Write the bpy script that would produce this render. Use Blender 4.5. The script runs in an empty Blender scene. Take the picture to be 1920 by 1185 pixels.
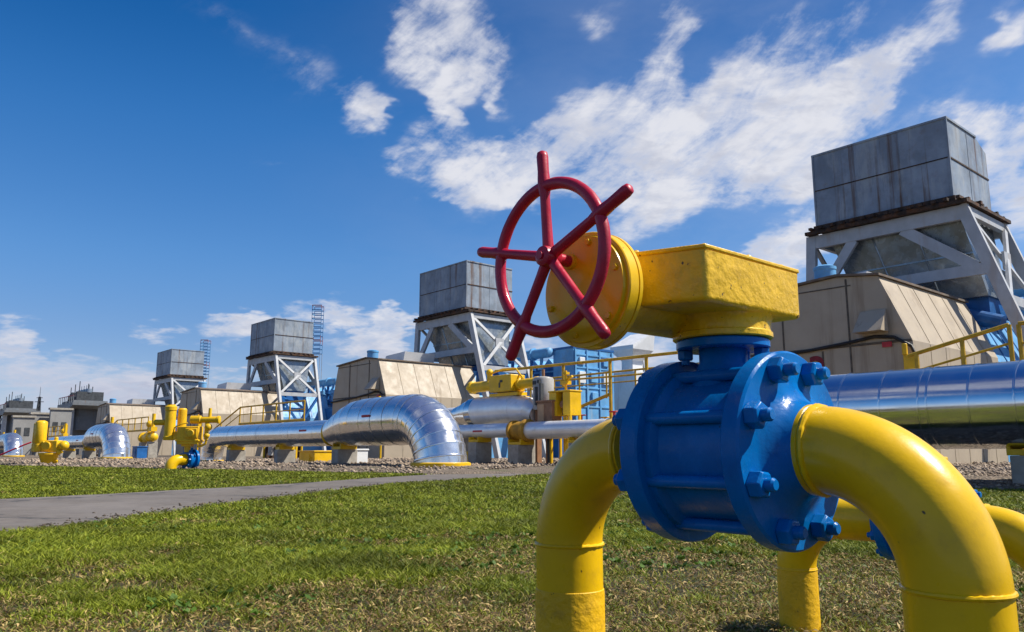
import bpy, bmesh, math, random
import numpy as np
from mathutils import Vector, Matrix
random.seed(7); RNG = np.random.default_rng(11)
sc = bpy.context.scene
col = sc.collection
R = math.radians

# ------------------------------------------------------------------ camera
CAMH = 0.5
cam_d = bpy.data.cameras.new('camera'); cam = bpy.data.objects.new('camera', cam_d); col.objects.link(cam)
cam_d.lens = 28; cam_d.sensor_width = 36; cam_d.clip_start = 0.05; cam_d.clip_end = 6000
cam.location = (0, 0, CAMH); cam.rotation_euler = (R(90 + 9.69), 0, 0)
sc.camera = cam
sc.view_settings.view_transform = 'Standard'; sc.view_settings.look = 'None'
sc.view_settings.exposure = 0.55; sc.view_settings.gamma = 1.0
sc.cycles.max_bounces = 8; sc.cycles.sample_clamp_indirect = 6

# ------------------------------------------------------------------ sky and sun
SUN_AZ, SUN_EL = 90.0, 51.0           # bearing from +Y towards +X
CLOUDS = [(2.0,20.6,5.2,2.0,15,1.0),(8.0,21.5,7.5,2.7,8,1.15),(14.6,21.4,7.2,3.0,10,1.2),(21.0,22.5,5.3,2.0,22,1.1),(24.9,23.2,3.7,1.5,25,.95),
(11.2,27.3,1.5,2.9,-28,.85),(13.3,29.5,1.2,1.7,-25,.6),(9.7,24.6,2.4,2.8,-25,.7),(18.9,18.7,3.2,1.7,10,.95),(22.8,18.2,3.1,1.7,0,.7),
(10.2,16.6,2.9,1.5,20,.75),(13.3,17.3,2.6,1.5,20,.45),(-.8,18.5,2.8,1.3,20,.7),(19.0,26.3,2.6,2.0,40,.55),(23.1,27.3,3.9,1.3,30,.7),
(27.8,26.1,3.9,1.2,25,.7),(21.4,28.9,1.4,1.3,40,.5),(30.8,27.0,2.8,.9,25,.5),(33.8,25.2,1.7,.8,25,.9),(33.3,19.2,2.0,1.9,-20,.95),
(33.4,16.0,2.1,2.9,0,1.0),(31.7,17.9,1.5,1.9,0,.6),(-4.7,28.9,3.1,2.9,-20,1.05),(-6.6,30.2,2.5,1.7,20,.9),(-2.5,27.2,2.3,2.1,0,.8),
(-8.2,27.4,1.4,1.7,0,.6),(-4.7,25.6,1.8,1.8,0,.8),(-11.3,24.1,1.5,1.5,-25,1.0),(-9.9,23.7,1.0,.6,20,.6),(-5.2,23.8,1.3,.9,-35,.85),
(-.6,24.6,.6,1.1,0,.5),(-6.8,21.4,2.5,1.5,20,.85),(-5.4,19.1,1.8,.9,10,.9),(-3.8,19.2,2.0,.9,10,.6),(-2.4,20.8,1.8,1.5,0,.6),
(7.7,30.6,2.5,1.3,30,.27),(6.6,29.2,1.6,1.0,0,.35),(9.5,19.4,4.7,1.5,0,.6),(19.5,13.8,2.2,1.7,0,1.2),(18.3,13.3,1.4,1.1,0,1.0),
(21.2,14.5,1.5,1.4,0,1.1),(-19.2,8.4,2.1,1.0,12,1.0),(-18.1,9.1,1.2,.7,0,.8),(-13.9,9.3,2.1,1.0,8,1.0),(-12.4,9.2,1.1,.5,0,.6),
(-9.4,8.4,1.8,1.3,10,1.1),(-8.5,9.1,1.1,.9,0,1.0),(-10.3,7.2,2.6,.9,0,.9),(-24.1,7.6,1.3,.5,5,.85),(-32.4,6.9,1.4,1.0,-5,1.1),
(-31.4,6.4,.7,.5,0,.6),(-31.4,5.1,4.2,.9,-3,.6),(-28.5,4.2,5.9,.8,-3,.7),(-24.8,4.6,1.9,.8,5,.8),(-19.6,4.8,2.4,.6,0,.7),
(-30.4,2.8,4.0,.9,0,.8),(-25.4,3.5,3.8,.7,0,.6),(-28.6,5.6,3.6,.5,-5,.4),(-15.8,5.7,2.1,.6,0,.5),(10.5,7.5,2.2,1.1,0,.8),
(9.2,5.9,3.0,.9,0,.7),(1.5,7.9,3.1,.9,0,.4),(-19.5,27.9,4.8,1.6,-25,.17),(-16.0,26.0,2.7,2.0,-20,.17),(-22.1,28.6,2.5,1.2,-20,.14),
(-17.0,19.3,1.5,.4,0,.30),(-14.4,25.5,1.9,1.4,-40,.18),(-8.8,20.5,1.2,.9,0,.5),(26.1,21.2,2.0,2.0,0,.35),(30.3,21.4,1.8,1.3,30,.35),
(17.4,24.1,2.2,2.4,40,.6),(5.7,22.9,3.2,2.2,20,.7)]
world = bpy.data.worlds.new('World'); sc.world = world; world.use_nodes = True
wt = world.node_tree; wt.nodes.clear()
class NT:
    """tiny node-graph writer"""
    def __init__(s, t): s.t = t
    def n(s, typ, **kw):
        o = s.t.nodes.new(typ)
        for k, v in kw.items(): setattr(o, k, v)
        return o
    def put(s, sock, v):
        if v is None: return
        if isinstance(v, bpy.types.NodeSocket): s.t.links.new(v, sock)
        else: sock.default_value = v
    def m(s, op, a, b=None, c=None, clamp=False):
        o = s.n('ShaderNodeMath', operation=op, use_clamp=clamp); s.put(o.inputs[0], a); s.put(o.inputs[1], b)
        if c is not None: s.put(o.inputs[2], c)
        return o.outputs[0]
    def v(s, op, a, b=None):
        o = s.n('ShaderNodeVectorMath', operation=op); s.put(o.inputs[0], a); s.put(o.inputs[1], b); return o.outputs[0]
    def noise(s, vec, scale, detail=4, rough=.55, dist=0, lac=2.0, color=False):
        o = s.n('ShaderNodeTexNoise'); s.put(o.inputs['Vector'], vec); o.inputs['Scale'].default_value = scale
        o.inputs['Detail'].default_value = detail; o.inputs['Roughness'].default_value = rough
        o.inputs['Distortion'].default_value = dist; o.inputs['Lacunarity'].default_value = lac
        return o.outputs['Color'] if color else o.outputs['Fac']
    def ramp(s, f, lo, hi, a=0., b=1.):
        o = s.n('ShaderNodeMapRange', interpolation_type='SMOOTHSTEP'); s.put(o.inputs[0], f)
        o.inputs[1].default_value = lo; o.inputs[2].default_value = hi; o.inputs[3].default_value = a; o.inputs[4].default_value = b
        return o.outputs[0]
    def mix(s, f, a, b, blend='MIX'):
        o = s.n('ShaderNodeMix', data_type='RGBA', blend_type=blend); s.put(o.inputs[0], f)
        s.put(o.inputs[6], a if isinstance(a, bpy.types.NodeSocket) else (*a, 1)); s.put(o.inputs[7], b if isinstance(b, bpy.types.NodeSocket) else (*b, 1))
        return o.outputs[2]
    def xyz(s, x, y, z):
        o = s.n('ShaderNodeCombineXYZ'); s.put(o.inputs[0], x); s.put(o.inputs[1], y); s.put(o.inputs[2], z); return o.outputs[0]
    def sep(s, v):
        o = s.n('ShaderNodeSeparateXYZ'); s.put(o.inputs[0], v); return o.outputs
def build_sky():
    g = NT(wt)
    sky = g.n('ShaderNodeTexSky', sky_type='NISHITA', sun_disc=False)
    sky.sun_elevation = R(SUN_EL); sky.sun_rotation = R(SUN_AZ); sky.altitude = 100
    sky.air_density = 1.0; sky.dust_density = 0.0; sky.ozone_density = 7.0
    d = g.n('ShaderNodeTexCoord').outputs['Generated']
    x, y, z = g.sep(d)
    az = g.m('MULTIPLY', g.m('ARCTAN2', x, y), 180/math.pi)
    el = g.m('MULTIPLY', g.m('ARCSINE', z), 180/math.pi)
    # cloud-sheet coordinates: clouds shrink and flatten towards the horizon
    k = g.m('DIVIDE', 1.0, g.m('ADD', g.m('MAXIMUM', z, 0.0), 0.22))
    sheet = g.xyz(g.m('MULTIPLY', x, k), g.m('MULTIPLY', y, k), g.m('MULTIPLY', z, 1.4))
    warp = g.v('SUBTRACT', g.noise(sheet, 2.6, 3, .5, color=True), (.5, .5, .5))
    sc_ = g.n('ShaderNodeVectorMath', operation='SCALE'); g.put(sc_.inputs[0], warp); sc_.inputs['Scale'].default_value = .22
    shw = g.v('ADD', sheet, sc_.outputs[0])
    fbm = g.noise(shw, 4.2, 9, .60)
    fine = g.noise(shw, 15., 7, .62)
    # wobble the mask so that no blob outline shows
    w2 = g.v('SUBTRACT', g.noise(sheet, 9., 3, .55, color=True), (.5, .5, .5))
    ws = g.n('ShaderNodeVectorMath', operation='MULTIPLY'); g.put(ws.inputs[0], w2); ws.inputs[1].default_value = (5.2, 3.0, 0)
    ae = g.v('ADD', g.xyz(az, el, 0.), ws.outputs[0])
    acc = None
    for (a, e, rx, ry, rot, w) in CLOUDS:
        mp = g.n('ShaderNodeMapping', vector_type='TEXTURE'); g.put(mp.inputs[0], ae)
        mp.inputs['Location'].default_value = (a, e, 0); mp.inputs['Rotation'].default_value = (0, 0, R(rot)); mp.inputs['Scale'].default_value = (rx*1.6, ry*1.6, 1)
        gr = g.n('ShaderNodeTexGradient', gradient_type='SPHERICAL'); g.put(gr.inputs[0], mp.outputs[0])
        acc = g.m('MULTIPLY_ADD', gr.outputs['Fac'], w*(1.0 if a < -23 and e < 12 else 1.3 if e < 12 else 1.22 if 14 < e < 25 and a > -3 else 1.0), 0.0 if acc is None else acc)
    acc = g.m('MINIMUM', acc, 1.0)
    # the rest of the sky, all round and overhead, carries the same kind of broken cloud
    out_az = g.ramp(g.m('ABSOLUTE', az), 36, 48); out_el = g.ramp(el, 33, 42)
    outside = g.m('MAXIMUM', out_az, out_el)
    big = g.noise(sheet, 1.3, 3, .5)
    acc = g.m('ADD', acc, g.m('MULTIPLY', outside, g.ramp(big, .46, .68, 0, .7)))
    vfine = g.noise(shw, 46., 5, .6)
    # wind-drawn streaks, rising to the right
    ca, sa = math.cos(R(38)), math.sin(R(38))
    ux = g.m('ADD', g.m('MULTIPLY', az, ca), g.m('MULTIPLY', el, sa)); uy = g.m('SUBTRACT', g.m('MULTIPLY', el, ca), g.m('MULTIPLY', az, sa))
    stv = g.v('ADD', g.xyz(g.m('MULTIPLY', ux, .11), g.m('MULTIPLY', uy, .34), 3.7), g.v('MULTIPLY', warp, (1.1, 1.1, 0)))
    strk = g.noise(stv, 1.0, 8, .62)
    high = g.ramp(el, 10, 20)
    nz = g.m('ADD', g.m('MULTIPLY', g.m('SUBTRACT', fbm, .5), 1.6), g.m('ADD', g.m('MULTIPLY', g.m('SUBTRACT', fine, .5), 1.0), g.m('MULTIPLY', g.m('SUBTRACT', vfine, .5), .45)))
    nz = g.m('ADD', nz, g.m('MULTIPLY', g.m('MULTIPLY', g.m('SUBTRACT', strk, .5), 2.6), high))
    acc = g.m('MINIMUM', g.m('MULTIPLY', acc, .84), 1.22)
    t = g.m('ADD', g.m('MULTIPLY', acc, 1.05), nz)
    t = g.m('MULTIPLY', t, g.ramp(acc, .0, .42))
    mask = g.ramp(t, -.02, 1.2)
    mask = g.m('MULTIPLY', mask, g.ramp(el, -1, 1.5))
    # grey thick bodies, white thin rims; a little lavender low down
    thick = g.ramp(t, .45, 1.3)
    fbm2 = g.noise(g.v('ADD', shw, (.055, -.035, .02)), 4.2, 5, .60)
    relief = g.ramp(g.m('SUBTRACT', fbm2, fbm), -.10, .13)
    shade = g.m('MULTIPLY', thick, relief)
    cc = g.mix(shade, (7.9, 8.0, 8.6), (5.3, 5.6, 6.7))
    low = g.ramp(el, 2, 11, 1, 0)
    cc = g.mix(g.m('MULTIPLY', low, .6), cc, (4.2, 4.6, 6.3))
    opac = g.m('MULTIPLY', mask, .97)
    # deepen the blue: clear, dry air
    sk = g.v('ADD', g.v('MULTIPLY', sky.outputs[0], (1.25, 1.05, 1.0)), (-.85, -.45, .6))
    sk = g.v('MAXIMUM', sk, (.12, .7, 2.2))
    mid = g.m('MULTIPLY', g.ramp(el, 6, 14), g.ramp(el, 21, 31, 1, 0))
    sk = g.mix(mid, sk, g.v('MULTIPLY', sk, (1.07, 1.21, 1.17)))
    veil = g.m('MULTIPLY', g.ramp(az, -25, 28), g.ramp(g.noise(shw, 2.2, 6, .6), .30, .72, .02, .17))
    sk = g.mix(g.ramp(el, 0, 5, .75, 0), sk, (4.6, 5.5, 7.3))
    skyc = g.mix(veil, sk, (7.0, 7.2, 8.0))
    c = g.mix(opac, skyc, cc)
    bg = g.n('ShaderNodeBackground'); g.put(bg.inputs[0], c); bg.inputs[1].default_value = 0.067
    o = g.n('ShaderNodeOutputWorld'); wt.links.new(bg.outputs[0], o.inputs[0])
build_sky()
world.cycles.sampling_method = 'MANUAL'; world.cycles.sample_map_resolution = 512
sl = bpy.data.lights.new('sun', 'SUN'); sl.energy = 5.0; sl.angle = R(.5); sl.color = (1, .95, .86)
so = bpy.data.objects.new('sun', sl); col.objects.link(so)
sdir = Vector((math.cos(R(SUN_EL))*math.sin(R(SUN_AZ)), math.cos(R(SUN_EL))*math.cos(R(SUN_AZ)), math.sin(R(SUN_EL))))
so.rotation_euler = sdir.to_track_quat('Z', 'Y').to_euler(); so.location = (20, 0, 40)

# ------------------------------------------------------------------ the plant's own axes: X along the row (towards right front), Y away
AL = R(40.9)
AX = Vector((math.sin(AL), -math.cos(AL), 0)); VX = Vector((math.cos(AL), math.sin(AL), 0))
PHI = math.atan2(AX.y, AX.x)
def W(X, Y, Z=0.): return AX*X + VX*Y + Vector((0, 0, Z))
PITCH = 30.55

# ------------------------------------------------------------------ materials
def mat(name, base, rough=.5, metal=0., var=.12, vscale=3., bump=0., bscale=60., bdist=.002, coat=0., dirt=None, dirt_amt=0., dscale=4.,
        streak=None, streak_amt=0., streak_scale=(3, 3, .25), streak2=None, streak2_amt=0., streak2_scale=(1,1,.1), specks=None, speck_lo=.72, speck_scale=90., rvar=.12, spec=.35, space='pos', mottle=None, mottle_amt=0., mscale=1.):
    M = bpy.data.materials.new(name); M.use_nodes = True
    t = M.node_tree; g = NT(t); p = t.nodes['Principled BSDF']
    if space == 'pos': v = g.n('ShaderNodeNewGeometry').outputs['Position']
    else: v = g.n('ShaderNodeTexCoord').outputs['Object']
    n1 = g.noise(v, vscale, 5, .6)
    b = Vector(base)
    c = g.mix(g.ramp(n1, .3, .7), tuple(b*(1-var)), tuple(b*(1+var)))
    if mottle: c = g.mix(g.m('MULTIPLY', g.ramp(g.noise(v, mscale, 6, .65), .45, .65), mottle_amt), c, mottle)
    if dirt: c = g.mix(g.m('MULTIPLY', g.ramp(g.noise(v, dscale, 8, .7), .5, .72), dirt_amt), c, dirt)
    if streak:
        mp = g.n('ShaderNodeMapping'); g.put(mp.inputs[0], v); mp.inputs['Scale'].default_value = streak_scale
        c = g.mix(g.m('MULTIPLY', g.ramp(g.noise(mp.outputs[0], 1., 6, .65), .54, .70), streak_amt), c, streak)
    if streak2:
        mp = g.n('ShaderNodeMapping'); g.put(mp.inputs[0], v); mp.inputs['Scale'].default_value = streak2_scale; mp.inputs['Location'].default_value = (7.3, 2.1, 4.4)
        c = g.mix(g.m('MULTIPLY', g.ramp(g.noise(mp.outputs[0], 1., 7, .7), .50, .66), streak2_amt), c, streak2)
    if specks: c = g.mix(g.ramp(g.noise(v, speck_scale, 2, .5), speck_lo, speck_lo+.05), c, specks)
    g.put(p.inputs['Base Color'], c)
    p.inputs['Metallic'].default_value = metal; p.inputs['Specular IOR Level'].default_value = spec
    g.put(p.inputs['Roughness'], g.ramp(g.noise(v, vscale*2.3, 4, .6), .3, .7, max(.03, rough-rvar), rough+rvar))
    if coat: p.inputs['Coat Weight'].default_value = coat; p.inputs['Coat Roughness'].default_value = .08
    if bump:
        bn = g.n('ShaderNodeBump'); bn.inputs['Strength'].default_value = bump; bn.inputs['Distance'].default_value = bdist
        g.put(bn.inputs['Height'], g.noise(v, bscale, 5, .55)); g.put(p.inputs['Normal'], bn.outputs[0])
    return M
YEL = (.74, .445, .003)
M = dict(
 pale_red=mat('faded_pale_red', (.50,.20,.19), .6),
 beige_line=mat('panel_rib', (.33,.27,.19), .7, var=.2, vscale=4),
 yellow=mat('yellow_paint', YEL, .31, rvar=.05, spec=.28, bump=.2, bscale=130, bdist=.0011, coat=.1, var=.06, vscale=9, dirt=(.25,.13,.02), dirt_amt=.22, dscale=26, specks=(.06,.035,.01), speck_lo=.735, speck_scale=70),
 yellow_lower=mat('yellow_brushed_coating', (.72,.41,.004), .5, bump=.75, bscale=75, bdist=.004, var=.08, vscale=14, dirt=(.28,.15,.02), dirt_amt=.4, dscale=30, specks=(.07,.04,.01), speck_lo=.7, speck_scale=80),
 yellow_cast=mat('yellow_cast_iron_paint', YEL, .40, spec=.4, bump=.65, bscale=50, bdist=.006, coat=.15, var=.07, vscale=18, dirt=(.2,.1,.015), dirt_amt=.3, dscale=38, specks=(.07,.04,.01), speck_lo=.70, speck_scale=110),
 yellow_far=mat('weathered_yellow_paint', (.74,.44,.008), .42, var=.15, vscale=3, dirt=(.3,.16,.03), dirt_amt=.5, dscale=6, bump=.2, bscale=20, bdist=.01),
 blue=mat('blue_paint', (.001,.128,.40), .28, bump=.35, bscale=95, bdist=.0018, coat=0., spec=.16, var=.10, vscale=11, dirt=(.004,.05,.22), dirt_amt=.35, dscale=24, specks=(.02,.03,.05), speck_lo=.75, speck_scale=120),
 red=mat('red_paint', (.42,.010,.034), .38, bump=.3, bscale=120, bdist=.0014, coat=.12, var=.14, vscale=16, specks=(.45,.30,.25), speck_lo=.735, speck_scale=85, dirt=(.12,.006,.012), dirt_amt=.3, dscale=30),
 alu=mat('aluminium_cladding', (.72,.73,.74), .15, metal=1., var=.04, vscale=1.2, bump=.05, bscale=2.2, bdist=.03, rvar=.05, dirt=(.55,.54,.52), dirt_amt=.18, dscale=2.5),
 alu_soft=mat('brushed_aluminium_cladding', (.80,.80,.80), .20, metal=.90, var=.05, vscale=1.5, bump=.035, bscale=1.6, bdist=.03, rvar=.08, dirt=(.5,.48,.45), dirt_amt=.35, dscale=2.2),
 alu_dull=mat('dull_aluminium_cladding', (.80,.80,.79), .36, metal=.45, spec=.5, var=.06, vscale=2, bump=.04, bscale=2, bdist=.03, rvar=.08, dirt=(.42,.40,.30), dirt_amt=.4, dscale=3),
 galv=mat('galvanised_sheet', (.25,.295,.35), .5, metal=.0, spec=.25, var=.16, vscale=1.1, mottle=(.17,.20,.235), mottle_amt=.6, mscale=.9, streak=(.115,.055,.022), streak_amt=.92, streak_scale=(2.7,2.7,.09), streak2=(.40,.42,.42), streak2_amt=.55, streak2_scale=(1.1,1.1,.35), bump=.14, bscale=2.5, bdist=.03, dirt=(.2,.12,.06), dirt_amt=.25, dscale=3.5),
 hopper=mat('grey_sheet_steel', (.27,.30,.32), .26, metal=.55, var=.14, vscale=1.2, mottle=(.17,.2,.21), mottle_amt=.5, mscale=1.3, bump=.16, bscale=1.4, bdist=.06, streak=(.2,.15,.08), streak_amt=.3, streak_scale=(1.5,1.5,.25)),
 rust=mat('rusty_steel', (.045,.030,.022), .85, var=.5, vscale=4, mottle=(.14,.06,.028), mottle_amt=.7, mscale=3, bump=.4, bscale=12, bdist=.02),
 frame=mat('pale_grey_frame_paint', (.42,.43,.44), .5, var=.10, vscale=2, streak=(.35,.24,.15), streak_amt=.35, streak_scale=(3,3,.4), bump=.1, bscale=12, bdist=.005),
 frame_dark=mat('grey_frame_paint', (.16,.17,.18), .5, var=.1, vscale=2, streak=(.2,.12,.07), streak_amt=.4, streak_scale=(3,3,.4)),
 beige=mat('beige_panel_paint', (.405,.335,.245), .55, var=.06, vscale=.9, streak=(.17,.115,.065), streak_amt=.55, streak_scale=(1.7,1.7,.10), bump=.1, bscale=5, bdist=.01, dirt=(.36,.29,.2), dirt_amt=.35, dscale=2.2),
 beige_seam=mat('dark_panel_joint', (.11,.09,.07), .8, var=.3, vscale=5),
 roof=mat('grey_brown_roof_edge', (.16,.13,.10), .7, var=.3, vscale=3, mottle=(.2,.1,.05), mottle_amt=.5, mscale=4),
 black=mat('black_rubber', (.02,.02,.022), .55, var=.3, vscale=6),
 dark=mat('dark_steel', (.05,.055,.06), .6, var=.3, vscale=3),
 concrete=mat('concrete', (.36,.33,.28), .9, var=.16, vscale=5, mottle=(.24,.21,.17), mottle_amt=.5, mscale=2, bump=.4, bscale=25, bdist=.01),
 white=mat('white_sheet_metal', (.68,.69,.69), .45, var=.06, vscale=2, streak=(.4,.36,.3), streak_amt=.4, streak_scale=(3,3,.3)),
 sky_blue=mat('faded_light_blue_paint', (.13,.36,.62), .48, var=.14, vscale=1.2, streak=(.3,.42,.5), streak_amt=.5, streak_scale=(2,2,.2), mottle=(.07,.26,.52), mottle_amt=.55, mscale=.8, dirt=(.26,.2,.16), dirt_amt=.3, dscale=2.5),
 deep_blue=mat('deep_blue_paint', (.015,.10,.30), .42, var=.2, vscale=1.4, mottle=(.03,.18,.5), mottle_amt=.4, mscale=1.2),
 brown=mat('brown_paint', (.27,.135,.07), .6, var=.2, vscale=4),
 rail=mat('ochre_rail_paint', (.52,.32,.02), .5, var=.2, vscale=4, dirt=(.2,.1,.02), dirt_amt=.5, dscale=7),
 grey=mat('grey_cabinet_paint', (.36,.35,.33), .5, var=.12, vscale=3, streak=(.25,.18,.08), streak_amt=.4, streak_scale=(6,6,.6)),
 red_far=mat('signal_red_paint', (.45,.03,.04), .5, var=.1, vscale=5),
 grey_wall=mat('weathered_grey_wall', (.27,.265,.255), .85, var=.12, vscale=.5, streak=(.22,.21,.2), streak_amt=.6, streak_scale=(1,1,.1)),
)

# ------------------------------------------------------------------ mesh builder
class MB:
    def __init__(s): s.v = []; s.f = []; s.mi = []
    def add(s, vs, fs, mi=0):
        o = len(s.v); s.v += [tuple(v) for v in vs]; s.f += [tuple(i+o for i in f) for f in fs]; s.mi += [mi]*len(fs)
    def box(s, c, d, mi=0, rot=None):
        c = Vector(c); h = Vector(d)/2; vs = []
        for z in (-1, 1):
            for y in (-1, 1):
                for x in (-1, 1):
                    p = Vector((x*h.x, y*h.y, z*h.z))
                    vs.append(c + (rot @ p if rot else p))
        s.add(vs, [(0,2,3,1),(4,5,7,6),(0,1,5,4),(2,6,7,3),(0,4,6,2),(1,3,7,5)], mi)
    def bx(s, x0, x1, y0, y1, z0, z1, mi=0): s.box(((x0+x1)/2, (y0+y1)/2, (z0+z1)/2), (x1-x0, y1-y0, z1-z0), mi)
    def bar(s, p0, p1, w, h, mi=0, up=(0, 0, 1)):
        p0 = Vector(p0); p1 = Vector(p1); d = p1-p0; L = d.length; d.normalize()
        u = Vector(up)
        if abs(d.dot(u)) > .98: u = Vector((0, 1, 0))
        x = d.cross(u).normalized(); z = x.cross(d).normalized()
        s.box((p0+p1)/2, (w, L, h), mi, Matrix((x, d, z)).transposed())
    def frame(s, d):
        d = Vector(d).normalized(); u = Vector((0, 0, 1)) if abs(d.z) < .95 else Vector((0, 1, 0))
        x = d.cross(u).normalized(); return x, d.cross(x).normalized()*-1
    def ring(s, c, r, x, y, n): return [Vector(c) + x*(r*math.cos(2*math.pi*i/n)) + y*(r*math.sin(2*math.pi*i/n)) for i in range(n)]
    def lathe(s, o, axis, prof, n=32, mi=0, cap0=True, cap1=True):
        """prof: list of (distance along axis, radius)"""
        o = Vector(o); a = Vector(axis).normalized(); x, y = s.frame(a); vs = []
        for (h, r) in prof: vs += s.ring(o+a*h, max(r, 1e-5), x, y, n)
        fs = []
        for k in range(len(prof)-1):
            for i in range(n):
                j = (i+1) % n; fs.append((k*n+i, k*n+j, (k+1)*n+j, (k+1)*n+i))
        if cap0: fs.append(tuple(range(n-1, -1, -1)))
        if cap1: fs.append(tuple((len(prof)-1)*n+i for i in range(n)))
        s.add(vs, fs, mi)
    def cyl(s, p0, p1, r0, r1=None, n=24, mi=0):
        p0 = Vector(p0); p1 = Vector(p1); L = (p1-p0).length
        s.lathe(p0, p1-p0, [(0, r0), (L, r0 if r1 is None else r1)], n, mi)
    def rod(s, p0, p1, r0, r1=None, n=16, mi=0):
        """cylinder with rounded ends"""
        p0 = Vector(p0); p1 = Vector(p1); L = (p1-p0).length; r1 = r0 if r1 is None else r1
        s.lathe(p0, p1-p0, [(0, r0*.5), (r0*.18, r0*.82), (r0*.5, r0), (L-r1*.6, r1), (L-r1*.25, r1*.85), (L, r1*.45)], n, mi)
    def tube(s, pts, r, n=12, mi=0, caps=True):
        pts = [Vector(p) for p in pts]; rs = r if isinstance(r, (list, tuple)) else [r]*len(pts)
        vs = []; x = None
        for i, p in enumerate(pts):
            d = (pts[min(i+1, len(pts)-1)] - pts[max(i-1, 0)]).normalized()
            if x is None: x, y = s.frame(d)
            x = (x - d*x.dot(d)).normalized(); y = d.cross(x)
            vs += s.ring(p, rs[i], x, y, n)
        fs = []
        for k in range(len(pts)-1):
            for i in range(n):
                j = (i+1) % n; fs.append((k*n+i, k*n+j, (k+1)*n+j, (k+1)*n+i))
        if caps: fs.append(tuple(range(n-1, -1, -1))); fs.append(tuple((len(pts)-1)*n+i for i in range(n)))
        s.add(vs, fs, mi)
    def prism(s, poly, z0, z1, mi=0):
        n = len(poly); vs = [(x, y, z0) for x, y in poly] + [(x, y, z1) for x, y in poly]
        s.add(vs, [tuple(range(n-1, -1, -1)), tuple(range(n, 2*n))] + [(i, (i+1) % n, n+(i+1) % n, n+i) for i in range(n)], mi)
    def extr(s, poly, vec, mi=0):
        n = len(poly); v = Vector(vec); vs = [Vector(p) for p in poly] + [Vector(p)+v for p in poly]
        s.add(vs, [tuple(range(n-1, -1, -1)), tuple(range(n, 2*n))] + [(i, (i+1) % n, n+(i+1) % n, n+i) for i in range(n)], mi)
    def torus(s, c, axis, R0, r, n=64, k=14, mi=0, wob=0., flat=1.):
        c = Vector(c); a = Vector(axis).normalized(); x, y = s.frame(a); vs = []
        for i in range(n):
            t = 2*math.pi*i/n; d = x*math.cos(t)+y*math.sin(t); rr = r*(1+wob*random.uniform(-1, 1))
            for j in range(k):
                q = 2*math.pi*j/k; vs.append(c + d*(R0+rr*math.cos(q)) + a*(rr*flat*math.sin(q)))
        fs = [(i*k+j, ((i+1) % n)*k+j, ((i+1) % n)*k+(j+1) % k, i*k+(j+1) % k) for i in range(n) for j in range(k)]
        s.add(vs, fs, mi)
    def sphere(s, c, r, n=20, k=12, mi=0, sc=(1, 1, 1)):
        vs = []; c = Vector(c)
        for i in range(k+1):
            t = math.pi*i/k
            for j in range(n):
                q = 2*math.pi*j/n; vs.append(c + Vector((r*sc[0]*math.sin(t)*math.cos(q), r*sc[1]*math.sin(t)*math.sin(q), r*sc[2]*math.cos(t))))
        s.add(vs, [(i*n+j, (i+1)*n+j, (i+1)*n+(j+1) % n, i*n+(j+1) % n) for i in range(k) for j in range(n)], mi)
    def clad(s, pts, rad, n=48, mi=0, jit=.003, tilt=.006, band=.0):
        """sheet-metal jacket: every length of cladding is its own gore, so reflections break at the joints"""
        pts = [Vector(p) for p in pts]; x = None
        for i in range(len(pts)-1):
            d = (pts[i+1]-pts[i]).normalized()
            d0 = (pts[i]-pts[i-1]).normalized() if i > 0 else d
            d2 = (pts[i+2]-pts[i+1]).normalized() if i+2 < len(pts) else d
            vs = []
            for q, (p, t, r) in enumerate(((pts[i], (d+d0).normalized(), rad[i]), (pts[i+1], (d+d2).normalized(), rad[i+1]))):
                if x is None: x, _ = s.frame(t)
                x = (x - t*x.dot(t)).normalized(); y = t.cross(x)
                rr = r*(1+jit*random.random()); off = (x*random.uniform(-1, 1)+y*random.uniform(-1, 1))*r*tilt
                vs += [v+off for v in s.ring(p, rr, x, y, n)]
            s.add(vs, [(j, (j+1) % n, n+(j+1) % n, n+j) for j in range(n)], mi)
            if band and i > 0:
                xx, yy = s.frame((d+d0).normalized()); t = (d+d0).normalized(); r = rad[i]*(1+jit)
                vs = s.ring(pts[i]-t*band, r*1.001, xx, yy, n)+s.ring(pts[i]-t*band*.4, r*1.010, xx, yy, n)+s.ring(pts[i]+t*band*.4, r*1.010, xx, yy, n)+s.ring(pts[i]+t*band, r*1.001, xx, yy, n)
                s.add(vs, [(a*n+j, a*n+(j+1) % n, (a+1)*n+(j+1) % n, (a+1)*n+j) for a in range(3) for j in range(n)], mi)
    def build(s, name, mats, parent=None, bevel=0., smooth=35., seg=2, label=None):
        me = bpy.data.meshes.new(name); me.from_pydata(s.v, [], s.f)
        for m_ in (mats if isinstance(mats, (list, tuple)) else [mats]): me.materials.append(M[m_] if isinstance(m_, str) else m_)
        me.polygons.foreach_set('material_index', s.mi)
        if smooth:
            me.polygons.foreach_set('use_smooth', [True]*len(s.f)); me.set_sharp_from_angle(angle=R(smooth))
        me.update()
        o = bpy.data.objects.new(name, me); col.objects.link(o)
        if parent: o.parent = parent
        if bevel:
            b = o.modifiers.new('bevel', 'BEVEL'); b.width = bevel; b.segments = seg; b.limit_method = 'ANGLE'; b.angle_limit = R(40); b.harden_normals = False
        if label: o['label'] = label
        return o
def tag(o, label, cat, group=None):
    o['label'] = label; o['category'] = cat
    if group: o['group'] = group
    return o
def thing(name, label, cat, loc, rz=PHI, group=None):
    o = bpy.data.objects.new(name, None); col.objects.link(o); o.empty_display_size = .2
    o.location = loc; o.rotation_euler = (0, 0, rz); return tag(o, label, cat, group)
def copy_tree(o, parent=None):
    c = o.copy(); col.objects.link(c); c.parent = parent
    for ch in o.children: copy_tree(ch, c)
    return c
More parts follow.
